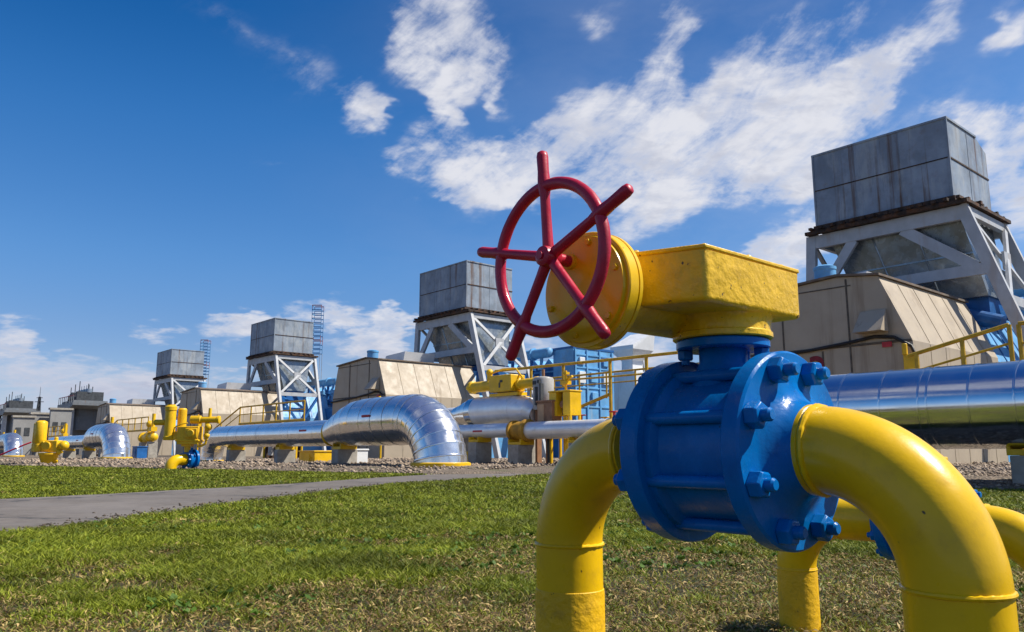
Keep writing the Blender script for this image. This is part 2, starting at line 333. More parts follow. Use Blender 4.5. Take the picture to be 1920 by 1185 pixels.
def dup(o, loc, label, rz=None):
    c = copy_tree(o); c.location = loc; c['label'] = label
    if rz is not None: c.rotation_euler = (0, 0, rz)
    return c
def arc(c, r, a0, a1, n, plane='xz'):
    out = []
    for i in range(n+1):
        a = R(a0+(a1-a0)*i/n)
        out.append((c[0]+r*math.cos(a), c[1], c[2]+r*math.sin(a)) if plane == 'xz' else (c[0]+r*math.cos(a), c[1]+r*math.sin(a), c[2]))
    return out

# ================================================================== GROUND
def struct(o): o['kind'] = 'structure'; return o
def ground_mat():
    Mt = bpy.data.materials.new('soil_and_thatch'); Mt.use_nodes = True; g = NT(Mt.node_tree); p = Mt.node_tree.nodes['Principled BSDF']
    v = g.n('ShaderNodeNewGeometry').outputs['Position']
    a = g.ramp(g.noise(v, .55, 5, .6), .38, .62); b = g.ramp(g.noise(v, 22, 6, .7), .35, .65); c2 = g.ramp(g.noise(v, 90, 4, .7), .4, .65)
    grass = g.mix(b, (.022, .032, .006), (.06, .07, .016)); dry = g.mix(b, (.028, .019, .010), (.11, .075, .035))
    c = g.mix(a, grass, dry); c = g.mix(g.m('MULTIPLY', c2, .7), c, (.02, .015, .008))
    g.put(p.inputs['Base Color'], c); p.inputs['Roughness'].default_value = .95
    bn = g.n('ShaderNodeBump'); bn.inputs['Strength'].default_value = .9; bn.inputs['Distance'].default_value = .03
    g.put(bn.inputs['Height'], g.noise(v, 45, 6, .65)); g.put(p.inputs['Normal'], bn.outputs[0]); return Mt
def asphalt_mat():
    Mt = bpy.data.materials.new('old_asphalt'); Mt.use_nodes = True; g = NT(Mt.node_tree); p = Mt.node_tree.nodes['Principled BSDF']
    v = g.n('ShaderNodeNewGeometry').outputs['Position']
    a = g.ramp(g.noise(v, 1.1, 6, .65), .35, .7); b = g.ramp(g.noise(v, 160, 3, .6), .35, .7)
    c = g.mix(a, (.098, .083, .070), (.138, .117, .098)); c = g.mix(g.m('MULTIPLY', b, .45), c, (.19, .165, .14))
    vo = g.n('ShaderNodeTexVoronoi', feature='DISTANCE_TO_EDGE'); wv = g.v('ADD', v, g.v('MULTIPLY', g.noise(v, 2.5, 4, .6, color=True), (1.1, 1.1, 0))); g.put(vo.inputs['Vector'], wv); vo.inputs['Scale'].default_value = .38
    cr = g.m('MULTIPLY', g.ramp(vo.outputs['Distance'], .0, .028, 1, 0), g.ramp(g.noise(v, .5, 2, .5), .33, .45))
    c = g.mix(g.m('MULTIPLY', g.ramp(g.noise(v, 7, 7, .75), .44, .62), .6), c, (.075, .063, .053)); c = g.mix(g.m('MULTIPLY', g.ramp(g.noise(v, .35, 4, .6), .5, .62), .35), c, (.19, .17, .155))
    c = g.mix(cr, c, (.045, .042, .04))
    g.put(p.inputs['Base Color'], c); p.inputs['Roughness'].default_value = .9
    bn = g.n('ShaderNodeBump'); bn.inputs['Strength'].default_value = .5; bn.inputs['Distance'].default_value = .006
    g.put(bn.inputs['Height'], g.noise(v, 140, 3, .6)); g.put(p.inputs['Normal'], bn.outputs[0]); return Mt
def gravel_mat():
    Mt = bpy.data.materials.new('gravel_and_dust'); Mt.use_nodes = True; g = NT(Mt.node_tree); p = Mt.node_tree.nodes['Principled BSDF']
    v = g.n('ShaderNodeNewGeometry').outputs['Position']
    vo = g.n('ShaderNodeTexVoronoi'); g.put(vo.inputs['Vector'], v); vo.inputs['Scale'].default_value = 22
    s_ = g.sep(vo.outputs['Color'])
    c = g.mix(s_[0], (.085, .063, .043), (.25, .19, .135)); c = g.mix(g.m('MULTIPLY', g.ramp(g.noise(v, .8, 5, .6), .5, .66), .55), c, (.10, .10, .04))
    g.put(p.inputs['Base Color'], c); p.inputs['Roughness'].default_value = .95
    bn = g.n('ShaderNodeBump'); bn.inputs['Strength'].default_value = 1.; bn.inputs['Distance'].default_value = .05
    g.put(bn.inputs['Height'], g.m('MULTIPLY', vo.outputs['Distance'], -1.)); g.put(p.inputs['Normal'], bn.outputs[0]); return Mt
M['soil'] = ground_mat(); M['asphalt'] = asphalt_mat(); M['gravel'] = gravel_mat()
# one sheet to the horizon, finer near the camera
def ground_sheet():
    b = MB(); xs = np.unique(np.concatenate([np.linspace(-3000, -60, 12), np.linspace(-60, 60, 61), np.linspace(60, 3000, 12)]))
    n = len(xs); vs = []
    for y in xs:
        for x in xs:
            vs.append((x, y+20, -.004))
    b.add(vs, [(j*n+i, j*n+i+1, (j+1)*n+i+1, (j+1)*n+i) for j in range(n-1) for i in range(n-1)])
    return struct(b.build('ground', 'soil'))
ground_sheet()
NEAR_EDGE = [(-12.0, -2.2), (-5.9, 2.0), (-3.07, 4.77), (-3.02, 5.66), (-2.85, 7.33), (-2.57, 9.24), (-1.95, 12.7), (.86, 18.7), (2.2, 21.4)]
FAR_EDGE = [(-16.0, 1.5), (-9.0, 5.6), (-5.45, 8.48), (-4.60, 9.98), (-3.52, 12.65), (-2.05, 17.4), (.85, 22.0), (1.5, 23.2)]
def lerp_edge(E, y):
    ys = [p[1] for p in E]; return np.interp(y, ys, [p[0] for p in E])
def path_poly():
    def dense(E):
        P = np.array(E); t = np.concatenate([[0], np.cumsum(np.linalg.norm(np.diff(P, axis=0), axis=1))]); s_ = np.linspace(0, t[-1], 160)
        x = np.interp(s_, t, P[:, 0]); y = np.interp(s_, t, P[:, 1])
        for _ in range(14):
            x[1:-1] = (x[:-2]+2*x[1:-1]+x[2:])/4; y[1:-1] = (y[:-2]+2*y[1:-1]+y[2:])/4
        return x, y
    x0, y0 = dense(NEAR_EDGE); x1, y1 = dense(FAR_EDGE)
    j0 = RNG.normal(0, .035, 160); j1 = RNG.normal(0, .03, 160)
    b = MB(); vs = [(x0[i]+j0[i], y0[i], .012) for i in range(160)]+[(x1[i]+j1[i], y1[i], .012) for i in range(160)]+[(x0[i]+j0[i]+.03, y0[i]-.03, -.03) for i in range(160)]+[(x1[i]+j1[i]-.03, y1[i]+.03, -.03) for i in range(160)]
    fs = [(i, i+1, 161+i, 160+i) for i in range(159)]+[(320+i, 321+i, i+1, i) for i in range(159)]+[(160+i, 161+i, 481+i, 480+i) for i in range(159)]
    b.add(vs, fs); return struct(b.build('path', 'asphalt')), (x0, y0, x1, y1)
_, PE = path_poly()
def in_path(x, y, pad=0.):
    return (x > np.interp(y, PE[3], PE[2])-pad) & (x < np.interp(y, PE[1], PE[0])+pad) & (y < 22.3) & (y > 1.5)
# gravel bed of the plant: front edge in world coordinates (x, y), left to right
GFRONT = [(-120, 62), (-60, 44), (-19.0, 29.9), (-12.5, 25.5), (-8.0, 22.6), (-5.2, 20.6), (-3.0, 19.0), (-1.9, 17.9), (.9, 18.9), (2.4, 15.5), (6.2, 10.8), (8.4, 8.8), (20, 3.0), (60, -20)]
def gfront(x): return np.interp(x, [p[0] for p in GFRONT], [p[1] for p in GFRONT])
def gravel_bed():
    b = MB(); xs = np.unique(np.concatenate([np.linspace(-120, -25, 60), np.linspace(-25, 25, 260), np.linspace(25, 60, 20)]))
    offs = [0, .12, .3, .6, 1.0, 1.6, 2.4, 3.4, 5, 8, 14, 30, 80, 160]; n = len(xs); vs = []
    for k, o in enumerate(offs):
        for x in xs:
            y = float(gfront(x)) + (RNG.normal(0, .12) if k == 0 else 0) + o
            h = .004 if k == 0 else .02+.10*min(1, o/2.2)+.03*math.sin(x*1.7+o)*math.sin(x*.6-o*1.3)*(1 if o < 6 else 0)
            vs.append((x, y, h))
    b.add(vs, [(k*n+i, k*n+i+1, (k+1)*n+i+1, (k+1)*n+i) for k in range(len(offs)-1) for i in range(n-1)])
    return struct(b.build('gravel_bed', 'gravel'))
gravel_bed()

def leaf_mat(name):
    Mt = bpy.data.materials.new(name); Mt.use_nodes = True; t = Mt.node_tree; g = NT(t); t.nodes.clear()
    a = g.n('ShaderNodeAttribute', attribute_name='blade_colour').outputs['Color']
    df = g.n('ShaderNodeBsdfPrincipled'); g.put(df.inputs['Base Color'], a); df.inputs['Roughness'].default_value = .6; df.inputs['Specular IOR Level'].default_value = .25
    tr = g.n('ShaderNodeBsdfTranslucent'); g.put(tr.inputs[0], a)
    mx = g.n('ShaderNodeMixShader'); mx.inputs[0].default_value = .22; t.links.new(df.outputs[0], mx.inputs[1]); t.links.new(tr.outputs[0], mx.inputs[2])
    o = g.n('ShaderNodeOutputMaterial'); t.links.new(mx.outputs[0], o.inputs[0]); return Mt
M['blade'] = leaf_mat('grass_blades')
def vnoise(x, y, s, seed):
    """cheap smooth value noise"""
    r = np.random.default_rng(seed).random((256, 256)); X = x*s; Y = y*s; i = np.floor(X).astype(int); j = np.floor(Y).astype(int); fx = X-i; fy = Y-j
    fx = fx*fx*(3-2*fx); fy = fy*fy*(3-2*fy); q = lambda a, b: r[a % 256, b % 256]
    return (q(i, j)*(1-fx)+q(i+1, j)*fx)*(1-fy)+(q(i, j+1)*(1-fx)+q(i+1, j+1)*fx)*fy
def raw_mesh(name, verts, tris, colv, material):
    me = bpy.data.meshes.new(name); nv = len(verts); nt = len(tris)
    me.vertices.add(nv); me.vertices.foreach_set('co', verts.astype(np.float32).ravel())
    me.loops.add(nt*3); me.loops.foreach_set('vertex_index', tris.astype(np.int32).ravel())
    me.polygons.add(nt); me.polygons.foreach_set('loop_start', np.arange(0, nt*3, 3, dtype=np.int32))
    me.polygons.foreach_set('loop_total', np.full(nt, 3, dtype=np.int32))
    a = me.color_attributes.new('blade_colour', 'FLOAT_COLOR', 'POINT'); a.data.foreach_set('color', np.c_[colv, np.ones(nv)].astype(np.float32).ravel())
    me.materials.append(material); me.update(calc_edges=True)
    o = bpy.data.objects.new(name, me); col.objects.link(o); o['kind'] = 'stuff'; return o
def lush(x, y):
    """1 where the lawn is green, 0 where it is dry: dry, worn turf near the valves and in patches"""
    n_ = .50*vnoise(x, y, 1.0, 1)+.32*vnoise(x, y, 2.9, 2)+.18*vnoise(x, y, 7.5, 3)
    thr = .645-.335*np.clip((y-3.35)/2.3, 0, 1)-.055*np.clip((-x-.2)/1.2, 0, 1)+.03*np.clip((x+.3)/1.0, 0, 1)
    return np.clip((n_-thr)/.13+.5, 0, 1)
def grass():
    N = 760000
    u = RNG.random(N); D0, D1 = 1.55, 34.
    D = D0*(D1/D0)**u; D = np.where(RNG.random(N) < .12, 1.6+RNG.random(N)*4, D)
    half = .72*D+.7; x = (RNG.random(N)*2-1)*half; y = D
    # pull blades together into tufts
    cx = np.round(x*9+RNG.normal(0, .35, N))/9+RNG.normal(0, .018, N); cy = np.round(y*9+RNG.normal(0, .35, N))/9+RNG.normal(0, .018, N)
    tuft = RNG.random(N) < .35; x = np.where(tuft, cx, x); y = np.where(tuft, cy, y)
    keep = ~in_path(x, y, .0) & (y < gfront(x)+.25+RNG.normal(0, .25, N))
    bare = vnoise(x, y, 1.3, 9)*.6+vnoise(x, y, 4.5, 10)*.4
    L = lush(x, y)
    keep &= RNG.random(N) < np.clip(.42+L*.8+(bare-.35)*1.3, .22, 1)
    x, y, L, tuft = x[keep], y[keep], L[keep], tuft[keep]; n = len(x)
    D = np.maximum(y, 1.5)
    h = (.011+.015*RNG.random(n)+.012*L)*(.75+.6*vnoise(x, y, 2.4, 5))*np.where(tuft, 1.25, 1.)*np.clip(.9+D*.012, .9, 1.25)
    w = np.maximum(.0021, .00072*D)*(.5+.9*RNG.random(n))
    ang = RNG.random(n)*2*np.pi; lean = h*(.5+1.3*RNG.random(n))
    dry = RNG.random(n) > (.42+.56*L)
    flatd = dry & (RNG.random(n) < .55); h = np.where(flatd, h*.35, h); lean = np.where(flatd, lean*1.6, lean)
    dx, dy = np.cos(ang), np.sin(ang); px, py = -dy, dx
    tw = RNG.random(n)*2*np.pi; px, py = np.cos(tw), np.sin(tw)
    def P(t, ws): return np.stack([x+dx*lean*t**1.7+px*w*ws, y+dy*lean*t**1.7+py*w*ws, h*(t-.18*t*t)*1.2-.006], 1)
    v = np.stack([P(0., -1), P(0., 1), P(.55, -.8), P(.55, .8), P(1., 0.)], 1).reshape(-1, 3)
    b = np.arange(n)[:, None, None]*5; tris = (b+np.array([[0, 1, 3], [0, 3, 2], [2, 3, 4]])[None]).reshape(-1, 3)
    r = RNG.random((n, 1)); r2 = RNG.random((n, 1))
    green = np.array([[.070, .105, .004]])*(1-r)+np.array([[.26, .28, .022]])*r
    straw = np.array([[.20, .15, .035]])*(1-r2)+np.array([[.54, .41, .14]])*r2
    brown = np.array([[.075, .045, .015]])*(1-r)+np.array([[.19, .12, .045]])*r
    c = np.where(dry[:, None], np.where(RNG.random((n, 1)) < .45, brown, straw), green)
    clump = vnoise(x, y, 3.1, 31)*.6+vnoise(x, y, 8., 32)*.4
    c = c*(.38+1.20*clump)[:, None]*(.85+.3*vnoise(x, y, .9, 6))[:, None]
    o = raw_mesh('grass', v, tris, np.repeat(c, 5, 0), M['blade']); o['label'] = 'mown lawn, green beyond and dry and patchy around the valve'; o['category'] = 'grass'
    # dead leaves and clippings lying in the worn turf
    n = 190000; D = 1.6*(7.5/1.6)**RNG.random(n); x = (RNG.random(n)*2-1)*(.72*D+.5); y = D; L = lush(x, y)
    k = ~in_path(x, y, .05) & (RNG.random(n) < np.clip(.95-1.1*L, .06, 1)*(.1+1.1*vnoise(x, y, 4.5, 41))); x, y, D = x[k], y[k], D[k]; n = len(x)
    ln = (.005+.010*RNG.random(n)**1.8)*np.clip(.7+D*.14, 1, 1.6); wd = ln*(.10+.22*RNG.random(n)); a = RNG.random(n)*6.283; ti = (RNG.random(n)-.35)*1.3; ro = (RNG.random(n)-.5)*1.6
    d = np.stack([np.cos(a)*np.cos(ti), np.sin(a)*np.cos(ti), np.sin(ti)], 1); q = np.stack([-np.sin(a)*np.cos(ro), np.cos(a)*np.cos(ro), np.sin(ro)], 1)
    o_ = np.stack([x, y, .004+.016*RNG.random(n)], 1); up = np.array([0, 0, 1.])*(ln*.25)[:, None]
    v = np.stack([o_-d*ln[:, None], o_+q*wd[:, None]+up, o_-q*wd[:, None]+up, o_+d*ln[:, None]], 1).reshape(-1, 3)
    tris = (np.arange(n)[:, None, None]*4+np.array([[0, 2, 1], [1, 2, 3]])[None]).reshape(-1, 3)
    r = RNG.random((n, 1)); r2 = RNG.random((n, 1)); pal = np.where(r2 < .38, np.array([[.055, .032, .012]])*(1-r)+np.array([[.21, .125, .05]])*r, np.where(r2 < .8, np.array([[.20, .135, .045]])*(1-r)+np.array([[.56, .40, .16]])*r, np.array([[.07, .10, .015]])*(1-r)+np.array([[.20, .23, .06]])*r))
    o = raw_mesh('dead_leaves', v, tris, np.repeat(pal, 4, 0), M['blade']); o['label'] = 'dead leaves and dry clippings in the worn turf under the valve'; o['category'] = 'leaf litter'
    # broad-leaved weeds in the lawn
    n = 5200; D = 1.7*(14/1.7)**RNG.random(n); x = (RNG.random(n)*2-1)*(.72*D+.5); y = D; k = ~in_path(x, y, .1) & (y < gfront(x)) & (vnoise(x, y, 1.1, 21) > .52); x, y, D = x[k], y[k], D[k]; n = len(x)
    V = []; T = []; Cc = []; base = 0
    for i in range(n):
        m_ = random.randint(5, 9); s_ = random.uniform(.012, .030); g_ = random.uniform(.6, 1.25)
        for j in range(m_):
            a = random.uniform(0, 6.283); e = random.uniform(.1, .9); L_ = s_*random.uniform(.7, 1.4); d = np.array([math.cos(a)*math.cos(e), math.sin(a)*math.cos(e), math.sin(e)]); p_ = np.array([-math.sin(a), math.cos(a), 0])*L_*.34
            o_ = np.array([x[i]+random.gauss(0, .01), y[i]+random.gauss(0, .01), .012]); V += [o_, o_+d*L_*.55+p_, o_+d*L_*.55-p_, o_+d*L_]; T += [(base, base+2, base+1), (base+1, base+2, base+3)]; base += 4; Cc += [(.065*g_, .125*g_, .012*g_)]*4
    o = raw_mesh('weeds', np.array(V), np.array(T), np.array(Cc), M['blade']); o['label'] = 'small broad leaved weeds scattered through the lawn'; o['category'] = 'weeds'
grass()
def stones():
    N = 34000; D = 8.5*(46/8.5)**RNG.random(N); x = (RNG.random(N)*2-1)*(.74*D+1); y = D
    g_ = gfront(x); k = (y > g_-.15+RNG.normal(0, .12, N)) & ~in_path(x, y, -.1); x, y, D = x[k], y[k], D[k]
    # crumbs of asphalt and stones along the near edge of the path
    ye = 3.0+11*RNG.random(700)**1.6; xe = np.interp(ye, PE[1], PE[0])-np.abs(RNG.normal(0, .13, 700)); x = np.r_[x, xe]; y = np.r_[y, ye]; D = np.r_[D, ye]; n = len(x); loose = np.arange(n) >= n-700
    s_ = (.014+.034*RNG.random(n)**2)*np.clip(D/14, .8, 2.0); off = y-gfront(x); z = np.where(loose, .014, .02+.10*np.clip(off/2.2, 0, 1)+.01); s_ = np.where(loose, .006+.016*RNG.random(n)**2, s_)
    o8 = np.array([[1, 0, 0], [-1, 0, 0], [0, 1, 0], [0, -1, 0], [0, 0, 1], [0, 0, -1]], float); F = np.array([[0, 2, 4], [2, 1, 4], [1, 3, 4], [3, 0, 4], [2, 0, 5], [1, 2, 5], [3, 1, 5], [0, 3, 5]])
    v = o8[None]*(.6+.8*RNG.random((n, 6, 1)))*s_[:, None, None]*np.array([1, 1, .7]) + RNG.normal(0, .18, (n, 6, 3))*s_[:, None, None]
    a = RNG.random(n)*6.283; ca, sa = np.cos(a)[:, None], np.sin(a)[:, None]; vx = v[:, :, 0]*ca-v[:, :, 1]*sa; vy = v[:, :, 0]*sa+v[:, :, 1]*ca
    v = np.stack([vx+x[:, None], vy+y[:, None], v[:, :, 2]+z[:, None]], 2).reshape(-1, 3); tris = (np.arange(n)[:, None, None]*6+F[None]).reshape(-1, 3)
    r = RNG.random((n, 1)); c = np.array([[.10, .072, .050]])*(1-r)+np.array([[.37, .285, .205]])*r; c = np.where(loose[:, None], c*.35, c)
    o = raw_mesh('gravel_stones', v, tris, np.repeat(c, 6, 0), M['stone']); o['label'] = 'loose brown and grey gravel around the pipe supports'; o['category'] = 'gravel'
def stone_mat():
    Mt = bpy.data.materials.new('loose_stones'); Mt.use_nodes = True; g = NT(Mt.node_tree); p = Mt.node_tree.nodes['Principled BSDF']
    g.put(p.inputs['Base Color'], g.n('ShaderNodeAttribute', attribute_name='blade_colour').outputs['Color']); p.inputs['Roughness'].default_value = .9; return Mt
M['stone'] = stone_mat(); stones()

#==PART2==
# ================================================================== FOREGROUND VALVE AND ITS PIPES
VY, VZ = .95, .503                     # valve axis, plant Y and height
def weld(m, c, axis, r, mi=0, thick=.0032): m.torus(c, axis, r, thick, 110, 8, mi, wob=.16)
def gas_pipe(label, X, Y, Z, s, rb=.15, r=.054, low=None, lower_step=None, neck=.0, group=None):
    """riser from the ground, elbow, short neck into the flange; s = direction of the flange along X"""
    t = thing('gas_pipe', label, 'pipe', W(X, Y, 0), group=group)
    m = MB(); zc = Z-rb
    pts = [(0, 0, -.15), (0, 0, zc*.5), (0, 0, zc)] + [(s*(rb-rb*math.cos(R(a))), 0, zc+rb*math.sin(R(a))) for a in range(3, 91, 3)]
    if neck: pts.append((s*(rb+neck), 0, Z))
    m.tube(pts, r, 64, 0); m.build('pipe_elbow', 'yellow', t)
    w = MB(); weld(w, (0, 0, zc), (0, 0, 1), r); w.build('weld_bead', 'yellow', t)
    w = MB(); weld(w, (s*(rb-.007), 0, Z-.0006), (1, 0, 0), r, thick=.0040); w.build('weld_bead', 'yellow', t)
    if neck: w = MB(); w.lathe((s*(rb-.004), 0, Z), (s, 0, 0), [(0, r), (.002, r+.0024), (neck+.003, r+.0024)], 72, cap0=False, cap1=False); w.build('neck_sleeve', 'yellow', t)
    if lower_step:
        l = MB(); prof = [(0, r+.0002), (.004, r+.0016)]
        l.lathe((0, 0, lower_step), (0, 0, -1), [(0, r-.001), (.002, r+.0012), (.01, r+.0018), (lower_step+.12, r+.0020)], 64)
        l.build('ground_coating', 'yellow_lower', t)
    return t
gas_pipe('yellow gas pipe curving out of the ground into the left side of the blue valve', -.954, VY, VZ, 1, lower_step=.285)
gas_pipe('yellow gas pipe bending down into the ground from the right flange of the blue valve', -.364, VY, VZ, -1, neck=.018)

valve = thing('ball_valve', 'large blue flanged ball valve with yellow gearbox and red handwheel', 'valve', W(-.645, VY, 0))
OX = .645                              # local X = plant X + OX, local Y = plant Y - VY
def lx(X): return X+OX
def nut(m, c, ax, af=.030, h=.018, rot=0.):
    """hexagon nut with chamfered face"""
    a = Vector(ax).normalized(); x, y = m.frame(a); rr = af/2/math.cos(R(30))
    def hx(o, r): return [Vector(c)+a*o+x*(r*math.cos(R(60*i)+rot))+y*(r*math.sin(R(60*i)+rot)) for i in range(6)]
    vs = hx(0, rr)+hx(h*.82, rr)+hx(h, rr*.86); fs = [tuple(range(5, -1, -1)), tuple(range(12, 18))]
    for k in range(2): fs += [(k*6+i, k*6+(i+1) % 6, k*6+6+(i+1) % 6, k*6+6+i) for i in range(6)]
    m.add(vs, fs)
XL0, XL1, XR0, XR1 = lx(-.731), lx(-.700), lx(-.570), lx(-.544); FR = .127
m = MB()
m.lathe((XL1-.004, 0, VZ), (1, 0, 0), [(0, .112), (.014, .112), (.020, .1005), (.030, .0985), (XR0-XL1-.024, .0985), (XR0-XL1-.012, .1005), (XR0-XL1-.006, .110), (XR0-XL1+.008, .110)], 72)
m.lathe((0, 0, VZ+.085), (0, 0, 1), [(0, .050), (.020, .040), (.034, .033), (.120, .0325)], 40)
m.build('valve_body', 'blue', valve, smooth=32)
for (xa, xb, nm) in ((XL0, XL1, 'l'), (XR0, XR1, 'r')):
    f = MB(); s = -1 if nm == 'l' else 1
    out = xa if s < 0 else xb; inn = xb if s < 0 else xa; th = abs(xb-xa)
    f.lathe((inn, 0, VZ), (s, 0, 0), [(0, FR-.002), (.0025, FR), (th-.003, FR), (th, FR-.003), (th+.0005, .088), (th+.0025, .082), (th+.007, .0735), (th+.013, .0655), (th+.019, .0605), (th+.024, .0578), (th+.027, .0562)], 96)
    fo = f.build('flange', 'blue', valve, smooth=28)
    for k in range(8):
        a = R(22.5+45*k); p = (out, .107*math.cos(a), VZ+.107*math.sin(a))
        n_ = MB(); nut(n_, (out+s*.0003, p[1], p[2]), (s, 0, 0), rot=random.uniform(0, 1)); n_.build('nut', 'blue', fo, bevel=.0012, smooth=25)
for k in range(8):
    a = R(22.5+45*k); y, z = .107*math.cos(a), VZ+.107*math.sin(a); e = random.uniform(-.003, .004)
    b = MB(); b.lathe((XL0-.030, y, z), (1, 0, 0), [(0, .0060), (.002, .0084), (XR1-XL0+.058+e, .0084), (XR1-XL0+.061+e, .0060)], 20); b.build('stud', 'blue', valve, smooth=30)
# bonnet flange, with its bolts
m = MB(); m.lathe((0, 0, .641), (0, 0, 1), [(0, .062), (.0015, .064), (.010, .064), (.012, .062)], 56); bf = m.build('bonnet_flange', 'blue', valve, smooth=30)
for deg in (29, 209, 92, 148):
    a = R(deg); b = MB(); nut(b, (.052*math.cos(a), .052*math.sin(a), .641), (0, 0, -1), af=.020, h=.013); b.cyl((.052*math.cos(a), .052*math.sin(a), .641), (.052*math.cos(a), .052*math.sin(a), .621), .006); b.build('bolt', 'blue', bf, bevel=.001, smooth=25)
# gearbox
gz0, gz1 = .684, .749
poly = [(lx(-.570), .812-VY), (lx(-.570), 1.034-VY), (lx(-.735), 1.034-VY), (lx(-.755), .80-VY), (lx(-.662), .778-VY)]
def inset(poly, d):
    cx = sum(p[0] for p in poly)/len(poly); cy = sum(p[1] for p in poly)/len(poly); out = []
    n = len(poly)
    for i in range(n):
        p0 = Vector(poly[i-1]); p1 = Vector(poly[i]); p2 = Vector(poly[(i+1) % n]); e0 = (p1-p0).normalized(); e1 = (p2-p1).normalized()
        n0 = Vector((-e0.y, e0.x)); n1 = Vector((-e1.y, e1.x)); bs = (n0+n1)/(1+n0.dot(n1)); out.append(tuple(p1+bs*d))
    return out
m = MB(); m.prism(poly, gz0, gz1); gb = m.build('gearbox_housing', 'yellow_cast', valve, smooth=0)
bm = bmesh.new(); bm.from_mesh(gb.data)
bmesh.ops.remove_doubles(bm, verts=bm.verts, dist=1e-5)
bmesh.ops.bevel(bm, geom=[e for e in bm.edges if min(e.verts[0].co.z, e.verts[1].co.z) < gz0+.001], offset=.007, segments=4, affect='EDGES', profile=.5)
bm.to_mesh(gb.data); bm.free(); gb.data.polygons.foreach_set('use_smooth', [True]*len(gb.data.polygons)); gb.data.set_sharp_from_angle(angle=R(35))
lidp = inset(poly, -.0008)
m = MB(); m.prism(lidp, gz1+.0015, gz1+.0075); lid = m.build('lid', 'yellow_cast', gb, bevel=.0018)
m = MB(); m.prism(inset(poly, .0016), gz1-.004, gz1+.003); m.build('gasket', 'yellow_lower', gb, smooth=0)
for (x, y) in ((lx(-.588), .835-VY), (lx(-.668), .796-VY), (lx(-.745), .815-VY), (lx(-.585), .93-VY), (lx(-.587), 1.015-VY), (lx(-.72), 1.015-VY)):
    b = MB(); nut(b, (x, y, gz1+.0075), (0, 0, 1), af=.011, h=.0045); b.sphere((x, y, gz1+.0115), .0048, 12, 8, sc=(1, 1, .7)); b.build('bolt', 'yellow_cast', lid, smooth=30)
m = MB(); m.lathe((0, 0, .654), (0, 0, 1), [(0, .0665), (.0015, .0685), (.008, .0685), (.0095, .0665), (.012, .0662), (.022, .0668), (.028, .069), (.033, .0735), (.038, .0745)], 64); m.build('gearbox_neck', 'yellow_cast', valve, smooth=25)
# worm housing and round reduction gear cover on its end
gx, gz = lx(-.694), .705
m = MB(); m.lathe((gx, .746-VY, gz), (0, 1, 0), [(0, .070), (.006, .066), (.020, .050), (.034, .046), (.30, .046)], 48); m.build('worm_housing', 'yellow_cast', valve, smooth=30)
m = MB(); m.lathe((gx, .7195-VY, gz), (0, 1, 0), [(0, .0665), (.0006, .0685), (.0058, .0695), (.0060, .0742), (.0075, .0752), (.022, .0752), (.0225, .0735), (.0235, .0735), (.024, .0757), (.0295, .0757), (.0305, .0745)], 96); gc = m.build('gear_cover', 'yellow', valve, smooth=25)
for k in range(6):
    a = R(18+60*k); b = MB(); y = .7195-VY; c = (gx+.060*math.cos(a), y, gz+.060*math.sin(a)); nut(b, c, (0, -1, 0), af=.0078, h=.0035); b.build('screw', 'yellow', gc, smooth=25)
sx, sz = lx(-.7135), .7440
m = MB(); m.lathe((sx, .7195-VY, sz), (0, -1, 0), [(0, .0105), (.004, .0100), (.005, .0075), (.022, .0075)], 28); m.build('shaft_boss', 'yellow', gc, smooth=25)
# handwheel: rim, five spokes that run on past the rim, hub
hy = .680-VY
m = MB(); m.torus((sx, hy, sz), (0, 1, 0), .0955, .0079, 120, 18, flat=.95, wob=.015); hw = m.build('handwheel_rim', 'red', valve, smooth=60)
for k in range(5):
    a = R(22.5+72*k); d = Vector((math.cos(a), 0, math.sin(a))); c = Vector((sx, hy, sz)); L = .147+random.uniform(-.003, .003)
    b = MB(); b.lathe(c+d*.006, d, [(0, .0076), (.02, .0070), (.075, .0065), (.083, .0078), (.092, .0086), (.101, .0082), (.110, .0075), (L-.014, .0079), (L-.008, .0067), (L-.006, .0036)], 20); b.build('spoke', 'red', hw, smooth=50)
m = MB(); m.lathe((sx, hy+.014, sz), (0, -1, 0), [(0, .0105), (.004, .0125), (.020, .0135), (.026, .0125), (.028, .0085), (.0285, .006)], 32); hub = m.build('hub', 'red', hw, smooth=35)
m = MB(); m.cyl((sx, hy-.0142, sz), (sx, hy-.0172, sz), .0052); m.build('hub_nut', 'red', hw, smooth=25)
m = MB(); m.cyl((sx, hy+.01, sz), (sx, .716-VY, sz), .0078, n=20); m.build('wheel_shaft', 'red', valve)

